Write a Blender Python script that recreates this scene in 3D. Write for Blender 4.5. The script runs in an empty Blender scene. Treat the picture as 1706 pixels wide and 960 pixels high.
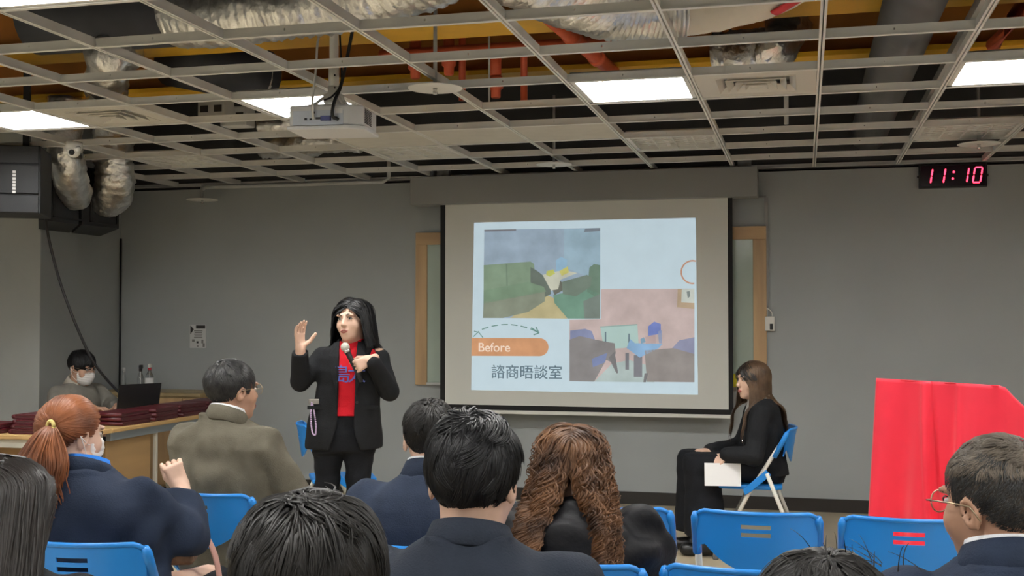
import bpy, bmesh, math, random
import numpy as np
from mathutils import Vector, Matrix, Euler, noise

S = bpy.context.scene
COL = S.collection
R = math.radians
# ------------------------------------------------------------------ camera
FPX, YAW, PIT, CAMZ = 1911.0, 0.2498, 0.0268, 1.455
cam_d = bpy.data.cameras.new('camera')
cam = bpy.data.objects.new('camera', cam_d)
COL.objects.link(cam)
cam_d.sensor_width = 36.0
cam_d.lens = FPX / 1706.0 * 36.0
cam_d.clip_start = 0.05
cam.location = (0, 0, CAMZ)
cam.rotation_euler = (math.pi / 2 + PIT, 0, YAW)
S.camera = cam
# ------------------------------------------------------------------ world, exposure
W = bpy.data.worlds.new('world')
S.world = W
W.use_nodes = True
W.node_tree.nodes['Background'].inputs[0].default_value = (0.8, 0.9, 1.0, 1)
W.node_tree.nodes['Background'].inputs[1].default_value = 0.0      # closed room: no sky light
S.view_settings.view_transform = 'Standard'
S.view_settings.look = 'None'
S.view_settings.exposure = 0.2
S.view_settings.gamma = 1.0
S.view_settings.use_curve_mapping = False
LIGHT = 30.0          # strength of the lit ceiling panels


def ray(px, py):
    x = (px - 853) / FPX; u = (480 - py) / FPX
    c, s = math.cos(PIT), math.sin(PIT)
    y = c - u * s; z = s + u * c
    c, s = math.cos(YAW), math.sin(YAW)
    return Vector((x * c - y * s, x * s + y * c, z))


def at(px, py, Y=None, Z=None, X=None, d=None):
    """photo pixel -> point on a known plane (or at a known depth)"""
    r = ray(px, py)
    if Y is not None: k = Y / r.y
    elif Z is not None: k = (Z - CAMZ) / r.z
    elif X is not None: k = X / r.x
    else: k = d / (-r.x * math.sin(YAW) * math.cos(PIT) + r.y * math.cos(YAW) * math.cos(PIT) + r.z * math.sin(PIT))
    return r * k + Vector((0, 0, CAMZ))


# ------------------------------------------------------------------ materials
def srgb(r, g, b):
    f = lambda c: (c / 255 / 12.92) if c <= 10 else ((c / 255 + 0.055) / 1.055) ** 2.4
    return (f(r), f(g), f(b))


MATS = {}


def mat(name, col, rough=0.6, metal=0.0, var=0.0, vscale=8.0, bump=0.0, bscale=60.0, emit=None, estr=0.0,
        stretch=None, col2=None, alpha=None, trans=0.0, spec=None, sheen=0.0, coat=0.0, detail=4.0):
    if name in MATS: return MATS[name]
    m = bpy.data.materials.new(name); MATS[name] = m
    m.use_nodes = True
    nt = m.node_tree; b = nt.nodes['Principled BSDF']
    b.inputs['Base Color'].default_value = (*col, 1)
    b.inputs['Roughness'].default_value = rough
    b.inputs['Metallic'].default_value = metal
    if spec is not None: b.inputs['Specular IOR Level'].default_value = spec
    if trans: b.inputs['Transmission Weight'].default_value = trans
    if sheen:
        b.inputs['Sheen Weight'].default_value = sheen
    if alpha is not None: b.inputs['Alpha'].default_value = alpha
    if coat: b.inputs['Coat Weight'].default_value = coat
    if emit is not None:
        b.inputs['Emission Color'].default_value = (*emit, 1)
        b.inputs['Emission Strength'].default_value = estr
    if var or bump:
        tc = nt.nodes.new('ShaderNodeTexCoord'); mp = nt.nodes.new('ShaderNodeMapping')
        nt.links.new(tc.outputs['Object'], mp.inputs[0])
        if stretch: mp.inputs['Scale'].default_value = stretch
    if var:
        n = nt.nodes.new('ShaderNodeTexNoise'); n.inputs['Scale'].default_value = vscale
        n.inputs['Detail'].default_value = detail
        nt.links.new(mp.outputs[0], n.inputs['Vector'])
        cr = nt.nodes.new('ShaderNodeValToRGB')
        c2 = col2 if col2 else tuple(min(1, c * (1 + var)) for c in col)
        c1 = col if col2 else tuple(c * (1 - var) for c in col)
        cr.color_ramp.elements[0].position = 0.32; cr.color_ramp.elements[1].position = 0.68
        cr.color_ramp.elements[0].color = (*c1, 1); cr.color_ramp.elements[1].color = (*c2, 1)
        nt.links.new(n.outputs['Fac'], cr.inputs[0])
        nt.links.new(cr.outputs[0], b.inputs['Base Color'])
    if bump:
        n2 = nt.nodes.new('ShaderNodeTexNoise'); n2.inputs['Scale'].default_value = bscale
        n2.inputs['Detail'].default_value = 3
        nt.links.new(mp.outputs[0], n2.inputs['Vector'])
        bp = nt.nodes.new('ShaderNodeBump'); bp.inputs['Strength'].default_value = bump
        bp.inputs['Distance'].default_value = 0.01
        nt.links.new(n2.outputs['Fac'], bp.inputs['Height'])
        nt.links.new(bp.outputs[0], b.inputs['Normal'])
    return m


M = {}
M['wall'] = mat('grey_wall_paint', (0.355, 0.380, 0.382), 0.75, var=0.05, vscale=1.3, bump=0.03, bscale=90)
M['pillar'] = mat('pale_grey_paint', (0.46, 0.48, 0.47), 0.6, var=0.05, vscale=2)
M['pale'] = mat('off_white_paint', (0.60, 0.62, 0.62), 0.6, var=0.04, vscale=2)
M['floor'] = mat('beige_floor_tile', (0.50, 0.42, 0.29), 0.32, var=0.10, vscale=3.0)
M['base'] = mat('black_brown_baseboard', (0.025, 0.022, 0.019), 0.45)
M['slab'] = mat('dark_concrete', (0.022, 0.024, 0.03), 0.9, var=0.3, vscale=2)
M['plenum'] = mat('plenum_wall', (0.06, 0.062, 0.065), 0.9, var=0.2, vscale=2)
M['tee'] = mat('grey_aluminium_tee', (0.72, 0.72, 0.69), 0.5, metal=0.0, var=0.06, vscale=6)
M['black'] = mat('black_plastic', (0.012, 0.012, 0.014), 0.45)
M['blackmatte'] = mat('black_matte', (0.008, 0.008, 0.009), 0.8)
M['spk'] = mat('speaker_black_vinyl', (0.022, 0.024, 0.028), 0.6, bump=0.15, bscale=250)
M['white'] = mat('white_enamel', (0.72, 0.72, 0.68), 0.45)
M['tile'] = mat('ceiling_tile_white', (0.60, 0.58, 0.52), 0.8, var=0.04, vscale=9, bump=0.1, bscale=120)
M['diff'] = mat('diffuser_white', (0.62, 0.60, 0.54), 0.5)
M['foil'] = mat('crinkled_foil', (0.74, 0.74, 0.73), 0.30, metal=0.95, var=0.18, vscale=14, bump=1.0, bscale=24)
M['cream'] = mat('cream_duct_wrap', (0.72, 0.68, 0.58), 0.55, var=0.06, vscale=5, bump=0.2, bscale=15)
M['yellow'] = mat('yellow_beam_paint', (0.80, 0.46, 0.03), 0.5, var=0.10, vscale=3)
M['orange'] = mat('orange_brown_beam', (0.50, 0.19, 0.035), 0.6, var=0.2, vscale=2.5)
M['redpipe'] = mat('red_orange_pipe', (0.80, 0.15, 0.06), 0.45, var=0.12, vscale=6)
M['greypipe'] = mat('grey_pipe', (0.10, 0.105, 0.11), 0.6, var=0.15, vscale=3)
M['darkduct'] = mat('dark_duct_insulation', (0.055, 0.06, 0.075), 0.7, var=0.25, vscale=3)
M['conduit'] = mat('pale_grey_conduit', (0.45, 0.46, 0.45), 0.5)
M['panel_on'] = mat('lit_panel', (0.9, 0.9, 0.9), 0.5, emit=(1.0, 0.985, 0.955), estr=LIGHT)
M['panel_off'] = mat('unlit_panel', (0.62, 0.60, 0.55), 0.4)
M['blade'] = mat('louver_blade', (0.78, 0.78, 0.74), 0.35)
M['wood'] = mat('light_oak', (0.50, 0.33, 0.17), 0.5, var=0.22, vscale=7, stretch=(1, 1, 0.12))
M['woodx'] = mat('light_oak_lengthwise', (0.50, 0.33, 0.17), 0.5, var=0.22, vscale=7, stretch=(0.12, 1, 1))
M['oak2'] = mat('tan_oak', (0.36, 0.27, 0.14), 0.5, var=0.18, vscale=7, stretch=(1, 1, 0.12))
M['board'] = mat('glass_whiteboard', (0.42, 0.50, 0.43), 0.12)
M['blue'] = mat('blue_plastic', (0.016, 0.225, 0.66), 0.32, var=0.05, vscale=3)
M['leg'] = mat('cream_steel_tube', (0.68, 0.66, 0.58), 0.4)
M['foot'] = mat('grey_rubber_foot', (0.12, 0.12, 0.12), 0.8)
M['screen'] = mat('screen_fabric', (0.66, 0.67, 0.63), 0.85)
M['case'] = mat('grey_screen_case', (0.27, 0.275, 0.27), 0.6)
M['chrome'] = mat('chrome', (0.7, 0.7, 0.7), 0.2, metal=1.0)
M['paper'] = mat('white_paper', (0.85, 0.85, 0.85), 0.7)


# ------------------------------------------------------------------ mesh helpers
class MB:
    def __init__(s): s.v = []; s.f = []; s.m = []

    def add(s, vs, fs, mi=0):
        o = len(s.v); s.v += [tuple(v) for v in vs]
        s.f += [tuple(o + i for i in f) for f in fs]; s.m += [mi] * len(fs); return s

    def box(s, a, b, mi=0, mtx=None):
        (x0, y0, z0), (x1, y1, z1) = a, b
        vs = [Vector(p) for p in ((x0, y0, z0), (x1, y0, z0), (x1, y1, z0), (x0, y1, z0), (x0, y0, z1), (x1, y0, z1), (x1, y1, z1), (x0, y1, z1))]
        if mtx: vs = [mtx @ v for v in vs]
        return s.add(vs, [(0, 3, 2, 1), (4, 5, 6, 7), (0, 1, 5, 4), (1, 2, 6, 5), (2, 3, 7, 6), (3, 0, 4, 7)], mi)

    def prism(s, poly, axis, a, b, mi=0):
        """poly: 2-D points; extruded along axis (0,1,2) from a to b"""
        n = len(poly)
        def P(p, t):
            l = list(p); l.insert(axis, t); return l
        vs = [P(p, a) for p in poly] + [P(p, b) for p in poly]
        fs = [tuple(range(n))[::-1], tuple(range(n, 2 * n))] + [(i, (i + 1) % n, n + (i + 1) % n, n + i) for i in range(n)]
        return s.add(vs, fs, mi)

    def tube(s, path, r, n=10, mi=0, cap=True, rfun=None, flat=None):
        path = [Vector(p) for p in path]; L = len(path)
        rs = r if isinstance(r, (list, tuple)) else [r] * L
        up = None; rings = []
        for i, p in enumerate(path):
            t = (path[min(i + 1, L - 1)] - path[max(i - 1, 0)]).normalized()
            if up is None:
                up = Vector((0, 0, 1)) if abs(t.z) < 0.9 else Vector((0, 1, 0))
            a = t.cross(up).normalized(); up = a.cross(t).normalized()
            ring = []
            for k in range(n):
                an = 2 * math.pi * k / n
                rr = rs[i] * (rfun(i, k) if rfun else 1)
                fx, fy = (1, 1) if not flat else flat
                ring.append(p + a * (math.cos(an) * rr * fx) + up * (math.sin(an) * rr * fy))
            rings.append(ring)
        vs = [q for rg in rings for q in rg]
        fs = [(i * n + k, i * n + (k + 1) % n, (i + 1) * n + (k + 1) % n, (i + 1) * n + k) for i in range(L - 1) for k in range(n)]
        if cap: fs += [tuple(range(n))[::-1], tuple((L - 1) * n + k for k in range(n))]
        return s.add(vs, fs, mi)

    def lathe(s, prof, n=20, mi=0, c=(0, 0, 0), mtx=None, sx=1, sy=1):
        vs = []; L = len(prof)
        for r, z in prof:
            for k in range(n):
                a = 2 * math.pi * k / n
                v = Vector((c[0] + math.cos(a) * r * sx, c[1] + math.sin(a) * r * sy, c[2] + z))
                vs.append(mtx @ v if mtx else v)
        fs = [(i * n + k, i * n + (k + 1) % n, (i + 1) * n + (k + 1) % n, (i + 1) * n + k) for i in range(L - 1) for k in range(n)]
        fs += [tuple(range(n))[::-1], tuple((L - 1) * n + k for k in range(n))]
        return s.add(vs, fs, mi)

    def ell(s, c, r, n=16, mi=0, mtx=None):
        c = Vector(c); vs = []; m = n // 2
        for i in range(1, m):
            th = math.pi * i / m
            for k in range(n):
                a = 2 * math.pi * k / n
                v = Vector((math.sin(th) * math.cos(a) * r[0], math.sin(th) * math.sin(a) * r[1], math.cos(th) * r[2]))
                vs.append(c + (mtx @ v if mtx else v))
        t = len(vs); v1 = Vector((0, 0, r[2])); v2 = Vector((0, 0, -r[2]))
        vs += [c + (mtx @ v1 if mtx else v1), c + (mtx @ v2 if mtx else v2)]
        fs = [(i * n + k, (i + 1) * n + k, (i + 1) * n + (k + 1) % n, i * n + (k + 1) % n) for i in range(m - 2) for k in range(n)]
        fs += [(t, k, (k + 1) % n) for k in range(n)] + [(t + 1, (m - 2) * n + (k + 1) % n, (m - 2) * n + k) for k in range(n)]
        return s.add(vs, fs, mi)

    def build(s, name, mats, parent=None, smooth=False, bevel=0.0):
        me = bpy.data.meshes.new(name)
        me.from_pydata(s.v, [], s.f)
        if not isinstance(mats, (list, tuple)): mats = [mats]
        for m in mats: me.materials.append(m)
        if len(mats) > 1: me.polygons.foreach_set('material_index', s.m)
        if smooth: me.polygons.foreach_set('use_smooth', [True] * len(s.f))
        me.update()
        o = bpy.data.objects.new(name, me); COL.objects.link(o)
        if parent: o.parent = parent
        if bevel:
            b = o.modifiers.new('bevel', 'BEVEL'); b.width = bevel; b.segments = 2; b.limit_method = 'ANGLE'
        return o


def smooth_by_angle(o, ang=40):
    me = o.data
    me.polygons.foreach_set('use_smooth', [True] * len(me.polygons))
    bm = bmesh.new(); bm.from_mesh(me)
    for e in bm.edges:
        if len(e.link_faces) == 2 and e.calc_face_angle(0) > R(ang): e.smooth = False
    bm.to_mesh(me); bm.free()
    return o


def mesh_np(name, verts, faces, mats, parent=None, smooth=True):
    """fast mesh from numpy arrays; faces (N,4) or (N,3)"""
    me = bpy.data.meshes.new(name)
    verts = np.asarray(verts, np.float32); faces = np.asarray(faces, np.int32)
    k = faces.shape[1]
    me.vertices.add(len(verts)); me.vertices.foreach_set('co', verts.ravel())
    me.loops.add(faces.size); me.loops.foreach_set('vertex_index', faces.ravel())
    me.polygons.add(len(faces))
    me.polygons.foreach_set('loop_start', np.arange(0, faces.size, k, dtype=np.int32))
    me.polygons.foreach_set('use_smooth', np.full(len(faces), smooth))
    me.update(calc_edges=True); me.validate()
    for m in (mats if isinstance(mats, (list, tuple)) else [mats]): me.materials.append(m)
    o = bpy.data.objects.new(name, me); COL.objects.link(o)
    if parent: o.parent = parent
    return o


def tag(o, label=None, cat=None, group=None, kind=None):
    if label: o['label'] = label
    if cat: o['category'] = cat
    if group: o['group'] = group
    if kind: o['kind'] = kind
    return o


def empty(name, loc=(0, 0, 0), rz=0):
    o = bpy.data.objects.new(name, None); COL.objects.link(o)
    o.location = loc; o.rotation_euler = (0, 0, rz); o.empty_display_size = 0.1
    return o


def kids(o): return [c for c in bpy.data.objects if c.parent == o]


def copy_tree(o, parent=None):
    c = o.copy(); COL.objects.link(c); c.parent = parent
    for ch in kids(o): copy_tree(ch, c)
    return c


def struct(o, label=None, cat=None):
    o['kind'] = 'structure'
    if label: o['label'] = label
    if cat: o['category'] = cat
    return o


def text_mesh(name, body, size, m, parent=None, extrude=0.0005, align='LEFT', mtx=None, bold=0.0, double=0.0):
    cu = bpy.data.curves.new(name, 'FONT'); cu.body = body; cu.size = size; cu.extrude = extrude; cu.align_x = align; cu.offset = bold
    t = bpy.data.objects.new(name + '_tmp', cu); COL.objects.link(t)
    dg = bpy.context.evaluated_depsgraph_get()
    me = bpy.data.meshes.new_from_object(t.evaluated_get(dg))
    bpy.data.objects.remove(t); me.name = name
    me.materials.clear(); me.materials.append(m)
    o = bpy.data.objects.new(name, me); COL.objects.link(o)
    if double:     # thicken the strokes by a shifted second copy
        bm = bmesh.new(); bm.from_mesh(me); g = bmesh.ops.duplicate(bm, geom=bm.verts[:] + bm.edges[:] + bm.faces[:])
        bmesh.ops.translate(bm, verts=[v for v in g['geom'] if isinstance(v, bmesh.types.BMVert)], vec=(double, double * .5, -.0002)); bm.to_mesh(me); bm.free()
    if mtx is not None: me.transform(mtx)
    if parent: o.parent = parent
    return o


# ------------------------------------------------------------------ the room
WY = 9.0; LX = -5.885; RX = 4.6; BY = -4.2; FLX = -8.6; PY = 7.90; GZ = 2.608   # front wall, left wall, right wall, back wall, grid height
struct(MB().box((FLX - .2, BY - .2, -.1), (RX + .2, WY + .2, 0)).build('floor', M['floor']), 'pale beige polished floor', 'floor')
struct(MB().box((LX - .2, WY, 0), (RX + .2, WY + .15, 2.585)).build('wall_front', M['wall']), 'grey painted wall behind the projection screen', 'wall')
struct(MB().box((FLX - .2, PY + .01, 0), (LX, WY, 3.7)).build('wall_left', M['wall']), 'grey side wall behind the masked person', 'wall')
struct(MB().box((RX, BY - .2, 0), (RX + .2, WY, 3.7)).build('wall_right', M['pale']), 'pale wall along the right of the room', 'wall')
struct(MB().box((FLX, BY - .2, 0), (RX, BY, 3.7)).build('wall_back', M['pale']), 'pale wall behind the audience', 'wall')
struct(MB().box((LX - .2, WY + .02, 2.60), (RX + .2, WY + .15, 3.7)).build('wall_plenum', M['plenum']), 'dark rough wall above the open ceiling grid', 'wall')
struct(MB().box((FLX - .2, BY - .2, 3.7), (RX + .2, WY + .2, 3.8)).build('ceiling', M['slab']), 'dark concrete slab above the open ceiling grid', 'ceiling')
struct(MB().box((LX, WY - .012, 0), (RX, WY, .098)).build('baseboard_front', M['base']), 'black baseboard under the grey wall', 'baseboard')
struct(MB().box((LX, PY, 0), (LX + .012, WY - .012, .098)).build('baseboard_left', M['base']), 'black baseboard on the side wall', 'baseboard')
struct(MB().box((FLX, PY, 0), (LX, PY + .01, 3.7)).build('wall_return', M['pillar']), 'pale grey wall return under the loudspeaker', 'wall')
struct(MB().box((FLX - .2, BY - .2, 0), (FLX, PY, 3.7)).build('wall_far_left', M['pale']), 'pale wall along the left of the room', 'wall')

# ------------------------------------------------------------------ ceiling grid
GX0, GS, GY1 = 0.0765, 0.6, 8.466
gx = lambda c: GX0 + GS * c
gy = lambda r: GY1 - GS * (r - 1)
grid = empty('ceiling_grid', (0, 0, GZ)); struct(grid, 'open grid of pale grey metal ceiling bars', 'ceiling grid')
CMIN, CMAX, RMAX = -9, 5, 13


def main_tee(y0, y1):
    b = MB()
    b.prism([(-.013, 0), (-.003, 0), (-.003, .006), (-.013, .006)], 1, y0, y1)
    b.prism([(.003, 0), (.013, 0), (.013, .006), (.003, .006)], 1, y0, y1)
    b.prism([(-.009, .006), (-.003, .006), (-.003, .036), (-.009, .036)], 1, y0, y1)      # open slot between two webs
    b.prism([(.003, .006), (.009, .006), (.009, .036), (.003, .036)], 1, y0, y1)
    b.prism([(-.009, .036), (.009, .036), (.009, .042), (-.009, .042)], 1, y0, y1)
    return b


proto = main_tee(0, WY - gy(RMAX)).build('main_bar', M['tee'], grid)
first = True
for c in range(CMIN, CMAX + 1):
    o = proto if first else proto.copy()
    if not first: COL.objects.link(o); o.parent = grid
    first = False
    o.location = (gx(c), gy(RMAX), 0)
cb = MB()
w = GS - .026
cb.prism([(-.012, 0), (.012, 0), (.012, .005), (-.012, .005)], 0, .013, GS - .013)
for xa, xb, za, zb_ in ((.009, .28, .005, .040), (.286, GS - .009, .005, .040), (.28, .286, .005, .018), (.28, .286, .028, .040)):     # web with a punched hole
    cb.prism([(-.008, za), (.008, za), (.008, zb_), (-.008, zb_)], 0, xa, xb)
ctee = cb.build('cross_bar', M['tee'], grid)
first = True
for c in range(CMIN, CMAX):
    for r in range(1, RMAX + 1):
        o = ctee if first else ctee.copy()
        if not first: COL.objects.link(o); o.parent = grid
        first = False
        o.location = (gx(c), gy(r), 0)
# wall angle trims
MB().box((LX, WY - .03, 0), (RX, WY, .004)).box((LX, WY - .004, 0), (RX, WY, .03)).build('wall_angle', M['tee'], grid)


# ------------------------------------------------------------------ ceiling lights
def ceiling_light(c, r, lit, label, group, off=False):
    """fixture filling the cell between columns c..c+1 and rows r..r+1"""
    e = empty('ceiling_light_offscreen' if off else 'ceiling_light', (gx(c) + GS / 2, gy(r) - GS / 2, GZ))
    tag(e, label, 'ceiling light', group)
    h = .283
    f = MB()
    for a, b_ in (((-h, -h, .004), (h, -h + .022, .03)), ((-h, h - .022, .004), (h, h, .03)), ((-h, -h, .004), (-h + .022, h, .03)), ((h - .022, -h, .004), (h, h, .03))):
        f.box(a, b_)
    f.box((-h, -h, .048), (h, h, .052))
    for a, b_ in (((-h, -h, .03), (h, -h + .006, .05)), ((-h, h - .006, .03), (h, h, .05)), ((-h, -h, .03), (-h + .006, h, .05)), ((h - .006, -h, .03), (h, h, .05))):
        f.box(a, b_)
    f.build('housing', M['white'], e)
    if lit:
        MB().box((-h + .024, -h + .024, .034), (h - .024, h - .024, .038)).build('diffuser', M['panel_on'], e)
    else:
        for k in range(4):
            x = -h + .024 + (2 * h - .048) / 4 * (k + .5)
            MB().tube([(x, -h + .03, .033), (x, h - .03, .033)], .011, 10).build('tube', M['paper'], e, True)
        MB().box((-h + .008, -h + .008, .044), (h - .008, h - .008, .047)).build('reflector', M['panel_off'], e)
    zb, zt = (.006, .034) if lit else (.006, .022)
    for k in range(1, 4):
        x = -h + .024 + (2 * h - .048) / 4 * k
        MB().box((x - .002, -h + .022, zb), (x + .002, h - .022, zt)).build('blade', M['blade'], e)
    if not lit:
        for k in range(1, 7):
            y = -h + .022 + (2 * h - .044) / 7 * k
            MB().box((-h + .022, y - .001, .012), (h - .022, y + .001, zt - .002)).build('cross_blade', M['blade'], e)
    return e


GL = 'lit ceiling panels'; GO = 'unlit ceiling panels in the row by the screen wall'
ceiling_light(-5, 5, True, 'lit white square ceiling panel just behind the hanging projector', GL)
ceiling_light(-2, 5, True, 'lit white square ceiling panel beside the square air diffuser', GL)
ceiling_light(1, 5, True, 'lit white square ceiling panel in the same row as the clock side', GL)
ceiling_light(-8, 5, True, 'lit white square ceiling panel near the loudspeaker', GL)
ceiling_light(-5, 9, True, 'lit white square ceiling panel nearer than the projector pole', GL)
for c in (-11, -8, -2, 1, 4):
    ceiling_light(c, 9, True, 'lit white square ceiling panel over the seated audience', GL, True)
ceiling_light(4, 5, True, 'lit white square ceiling panel by the right wall', GL, True)
for r in (13, 17):
    for c in (-11, -8, -5, -2, 1, 4):
        ceiling_light(c, r, True, 'lit white square ceiling panel behind the audience', GL, True)
ceiling_light(-8, 2, False, 'unlit louvered ceiling panel beside the dome camera', GO)
ceiling_light(-5, 2, False, 'unlit louvered ceiling panel behind the beige tiles', GO)
ceiling_light(-2, 2, False, 'unlit louvered ceiling panel over the projection screen', GO)
ceiling_light(1, 2, False, 'unlit louvered ceiling panel over the red digital clock', GO)

# plain tiles resting in the grid
for c, m in ((-5, 'tile'), (-4, 'tile'), (-3, 'tile')):
    MB().box((gx(c) + .012, gy(4) + .012, .005), (gx(c + 1) - .012, gy(3) - .012, .02)).build('ceiling_tile', M[m], grid)


def air_diffuser(c, r, label):
    e = empty('air_diffuser', (gx(c) + GS / 2, gy(r) - GS / 2, GZ)); tag(e, label, 'air vent', 'square ceiling air diffusers')
    h = .286
    b = MB().box((-h, -h, .005), (h, -.19, .016)).box((-h, .19, .005), (h, h, .016)).box((-h, -.19, .005), (-.19, .19, .016)).box((.19, -.19, .005), (h, .19, .016))
    b.build('face_plate', M['diff'], e)
    for k, (a, z) in enumerate(((.19, .0), (.145, -.004), (.10, -.008), (.055, -.012))):
        i = a - .03
        vs = [(-a, -a, z + .004), (a, -a, z + .004), (a, a, z + .004), (-a, a, z + .004), (-i, -i, z + .034), (i, -i, z + .034), (i, i, z + .034), (-i, i, z + .034)]
        q = MB().add(vs, [(0, 1, 5, 4), (1, 2, 6, 5), (2, 3, 7, 6), (3, 0, 4, 7)])
        o = q.build('cone_ring', M['diff'], e)
        so = o.modifiers.new('solid', 'SOLIDIFY'); so.thickness = .004
    MB().box((-.028, -.028, -.006), (.028, .028, .0)).build('centre_plate', M['diff'], e)
    nk = MB().box((-.2, -.2, .056), (.2, .2, .06))
    for s_ in (-1, 1): nk.box((s_ * .2 - .002, -.2, .016), (s_ * .2 + .002, .2, .06)).box((-.2, s_ * .2 - .002, .016), (.2, s_ * .2 + .002, .06))
    nk.build('duct_neck', M['conduit'], e)
    return e


air_diffuser(-1, 5, 'square white air diffuser beside the lit panel over the room')
air_diffuser(-7, 5, 'square white air diffuser near the loudspeaker')
# ------------------------------------------------------------------ things above the grid
random.seed(7)


def lerp(a, b, t): return a + (b - a) * t


def spline(pts, n=40):
    """Catmull-Rom through points"""
    P = [Vector(p) for p in pts]; P = [P[0] * 2 - P[1]] + P + [P[-1] * 2 - P[-2]]
    out = []; segs = len(P) - 3
    for i in range(n + 1):
        t = i / n * segs; k = min(int(t), segs - 1); t -= k
        a, b, c, d = P[k:k + 4]
        out.append(.5 * ((2 * b) + (c - a) * t + (2 * a - 5 * b + 4 * c - d) * t * t + (3 * b - a - 3 * c + d) * t ** 3))
    return out


def foil_duct(pts, r, label, n=70, mats='foil', sag=None, group='foil flexible ducts', crumple=.10, ridges=1.0):
    path = spline(pts, n); sd = random.random() * 50
    def rf(i, k):
        a = 2 * math.pi * k / 26
        q = noise.noise(Vector((i * .22 + sd, math.cos(a) * 1.6, math.sin(a) * 1.6)))
        q2 = noise.noise(Vector((i * .7 + sd, math.cos(a) * 4, math.sin(a) * 4)))
        return 1 + crumple * q + crumple * .5 * q2 + .035 * ridges * (1 if i % 3 == 0 else -.5)
    b = MB().tube(path, r if not callable(r) else [r(i / n) for i in range(n + 1)], 26, 0, True, rf)
    o = b.build('foil_duct', M[mats], None, True)
    tag(o, label, 'duct', group); return o


# yellow and orange steel beam running across, soffit yellow
bz = 2.98
pf = at(853, 58, Z=bz); pn = at(853, 33, Z=bz)
by1 = pf.y; by0 = by1 - .36
bm = empty('steel_beam', (0, by0, bz)); tag(bm, 'orange steel ceiling beam with a yellow underside', 'beam')
MB().box((LX, 0, 0), (RX, by1 - by0, .03)).build('flange', M['yellow'], bm)
MB().box((LX, .06, .03), (RX, .12, .72)).build('web', M['orange'], bm)
for k, c in enumerate(range(-9, 7)):
    MB().box((c * .62, .12, .03), (c * .62 + .012, by1 - by0 - .02, .70)).build('stiffener', M['orange'], bm)
bm2 = empty('steel_beam', (0, by1 + 1.1, 3.02)); tag(bm2, 'orange and yellow steel beam further back above the grid', 'beam')
MB().box((LX, 0, 0), (RX, .3, .03)).build('flange', M['yellow'], bm2)
MB().box((LX, .12, .03), (RX, .17, .68)).build('web', M['orange'], bm2)

# big foil ducts
foil_duct([at(300, 28, Z=2.92), at(372, 22, Z=2.90), at(450, 14, Z=2.90), at(540, 2, Z=2.92), at(640, -18, Z=2.95), at(760, -60, Z=3.0)], .15,
          'large crinkled foil duct sagging behind the projector pole', n=90, crumple=.08, ridges=1.2)
foil_duct([at(850, -70, Z=2.90), at(925, -36, Z=2.87), at(1000, -8, Z=2.86), at(1080, 2, Z=2.85), at(1140, -2, Z=2.86)], .175,
          'large ribbed foil duct bulging beside the cream wrapped duct', n=100, crumple=.05, ridges=1.6)
o = foil_duct([at(1135, -2, Z=2.86), at(1200, -10, Z=2.87), at(1280, -28, Z=2.90), at(1360, -75, Z=2.98)], lambda t: .165 - .03 * t,
              'smooth cream wrapped duct end with a red strip', mats='cream', crumple=.03, ridges=0)
o.name = 'wrapped_duct'; wrapped = o
p0, p1 = at(1290, 22, Z=2.76), at(1335, -4, Z=2.80)
o = MB().tube([p0, p1], .02, 8, flat=(1.6, .5)).build('red_strip', mat('red_tape', (.75, .05, .06), .5), wrapped, True)
foil_duct([at(1195, 92, Z=2.92), at(1230, 88, Z=2.92), at(1275, 86, Z=2.93)], .12, 'crumpled foil duct stub lying above the square diffuser', n=26, crumple=.2, ridges=.3)
foil_duct([at(1262, 84, Z=2.93), at(1290, 78, Z=2.95), at(1318, 40, Z=3.15)], .115, 'crumpled foil elbow rising above the square diffuser', n=30, crumple=.25, ridges=.3)
foil_duct([(-3.82, 5.72, 2.668), (-3.82, 5.69, 2.78), at(180, 112, Y=5.45), at(182, 84, Y=5.36), at(176, 22, Z=3.1) + Vector((0, .165, -.18))], .115, 'crumpled foil duct dropping to the left diffuser', n=40, crumple=.22, ridges=.3)
foil_duct([at(440, 244, Z=2.785), at(490, 240, Z=2.78), at(545, 236, Z=2.78), at(600, 232, Z=2.785)], .095, 'low crumpled foil duct lying over the grid behind the projector', n=44, crumple=.2, ridges=.4)
foil_duct([at(440, 208, Z=2.77), at(465, 206, Z=2.77), at(492, 204, Z=2.78)], .085, 'short foil duct stub over the grid beside the junction boxes', n=20, crumple=.15, ridges=.3)


def pipe(name, pts, r, m, label, group=None, n=12):
    o = MB().tube(pts, r, n).build(name, M[m], None, True); tag(o, label, 'pipe', group); return o


# dark round insulated ducts
pipe('round_duct', [at(60, 30, Z=3.1), at(290, 14, Z=3.1)], .20, 'darkduct', 'dark insulated round duct above the left end of the grid', 'dark insulated ducts', 24)
blue_duct = pipe('round_duct', [at(285, 95, Z=3.0), at(440, 128, Z=3.0)], .17, 'darkduct', 'dark blue insulated duct with a pale band over the grid', 'dark insulated ducts', 24)
q0, q1 = at(420, 124, Z=3.0), at(428, 126, Z=3.0)
MB().tube([q0, q1], .175, 24).build('duct_band', M['conduit'], blue_duct, True)
pd = at(1503, 60, Z=2.83)
pipe('round_duct', [(pd.x, 2.2, 2.83), (pd.x, 8.9, 2.83)], .13, 'greypipe', 'thick grey round duct running towards the screen wall', 'dark insulated ducts', 28)
pw = at(1600, 80, Z=2.85)
o = MB().box((pw.x - .04, 2.2, 2.83), (pw.x + .04, 8.6, 2.88)).build('cable_tray', M['conduit']); tag(o, 'pale grey cable channel running towards the clock wall', 'cable tray')

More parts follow.
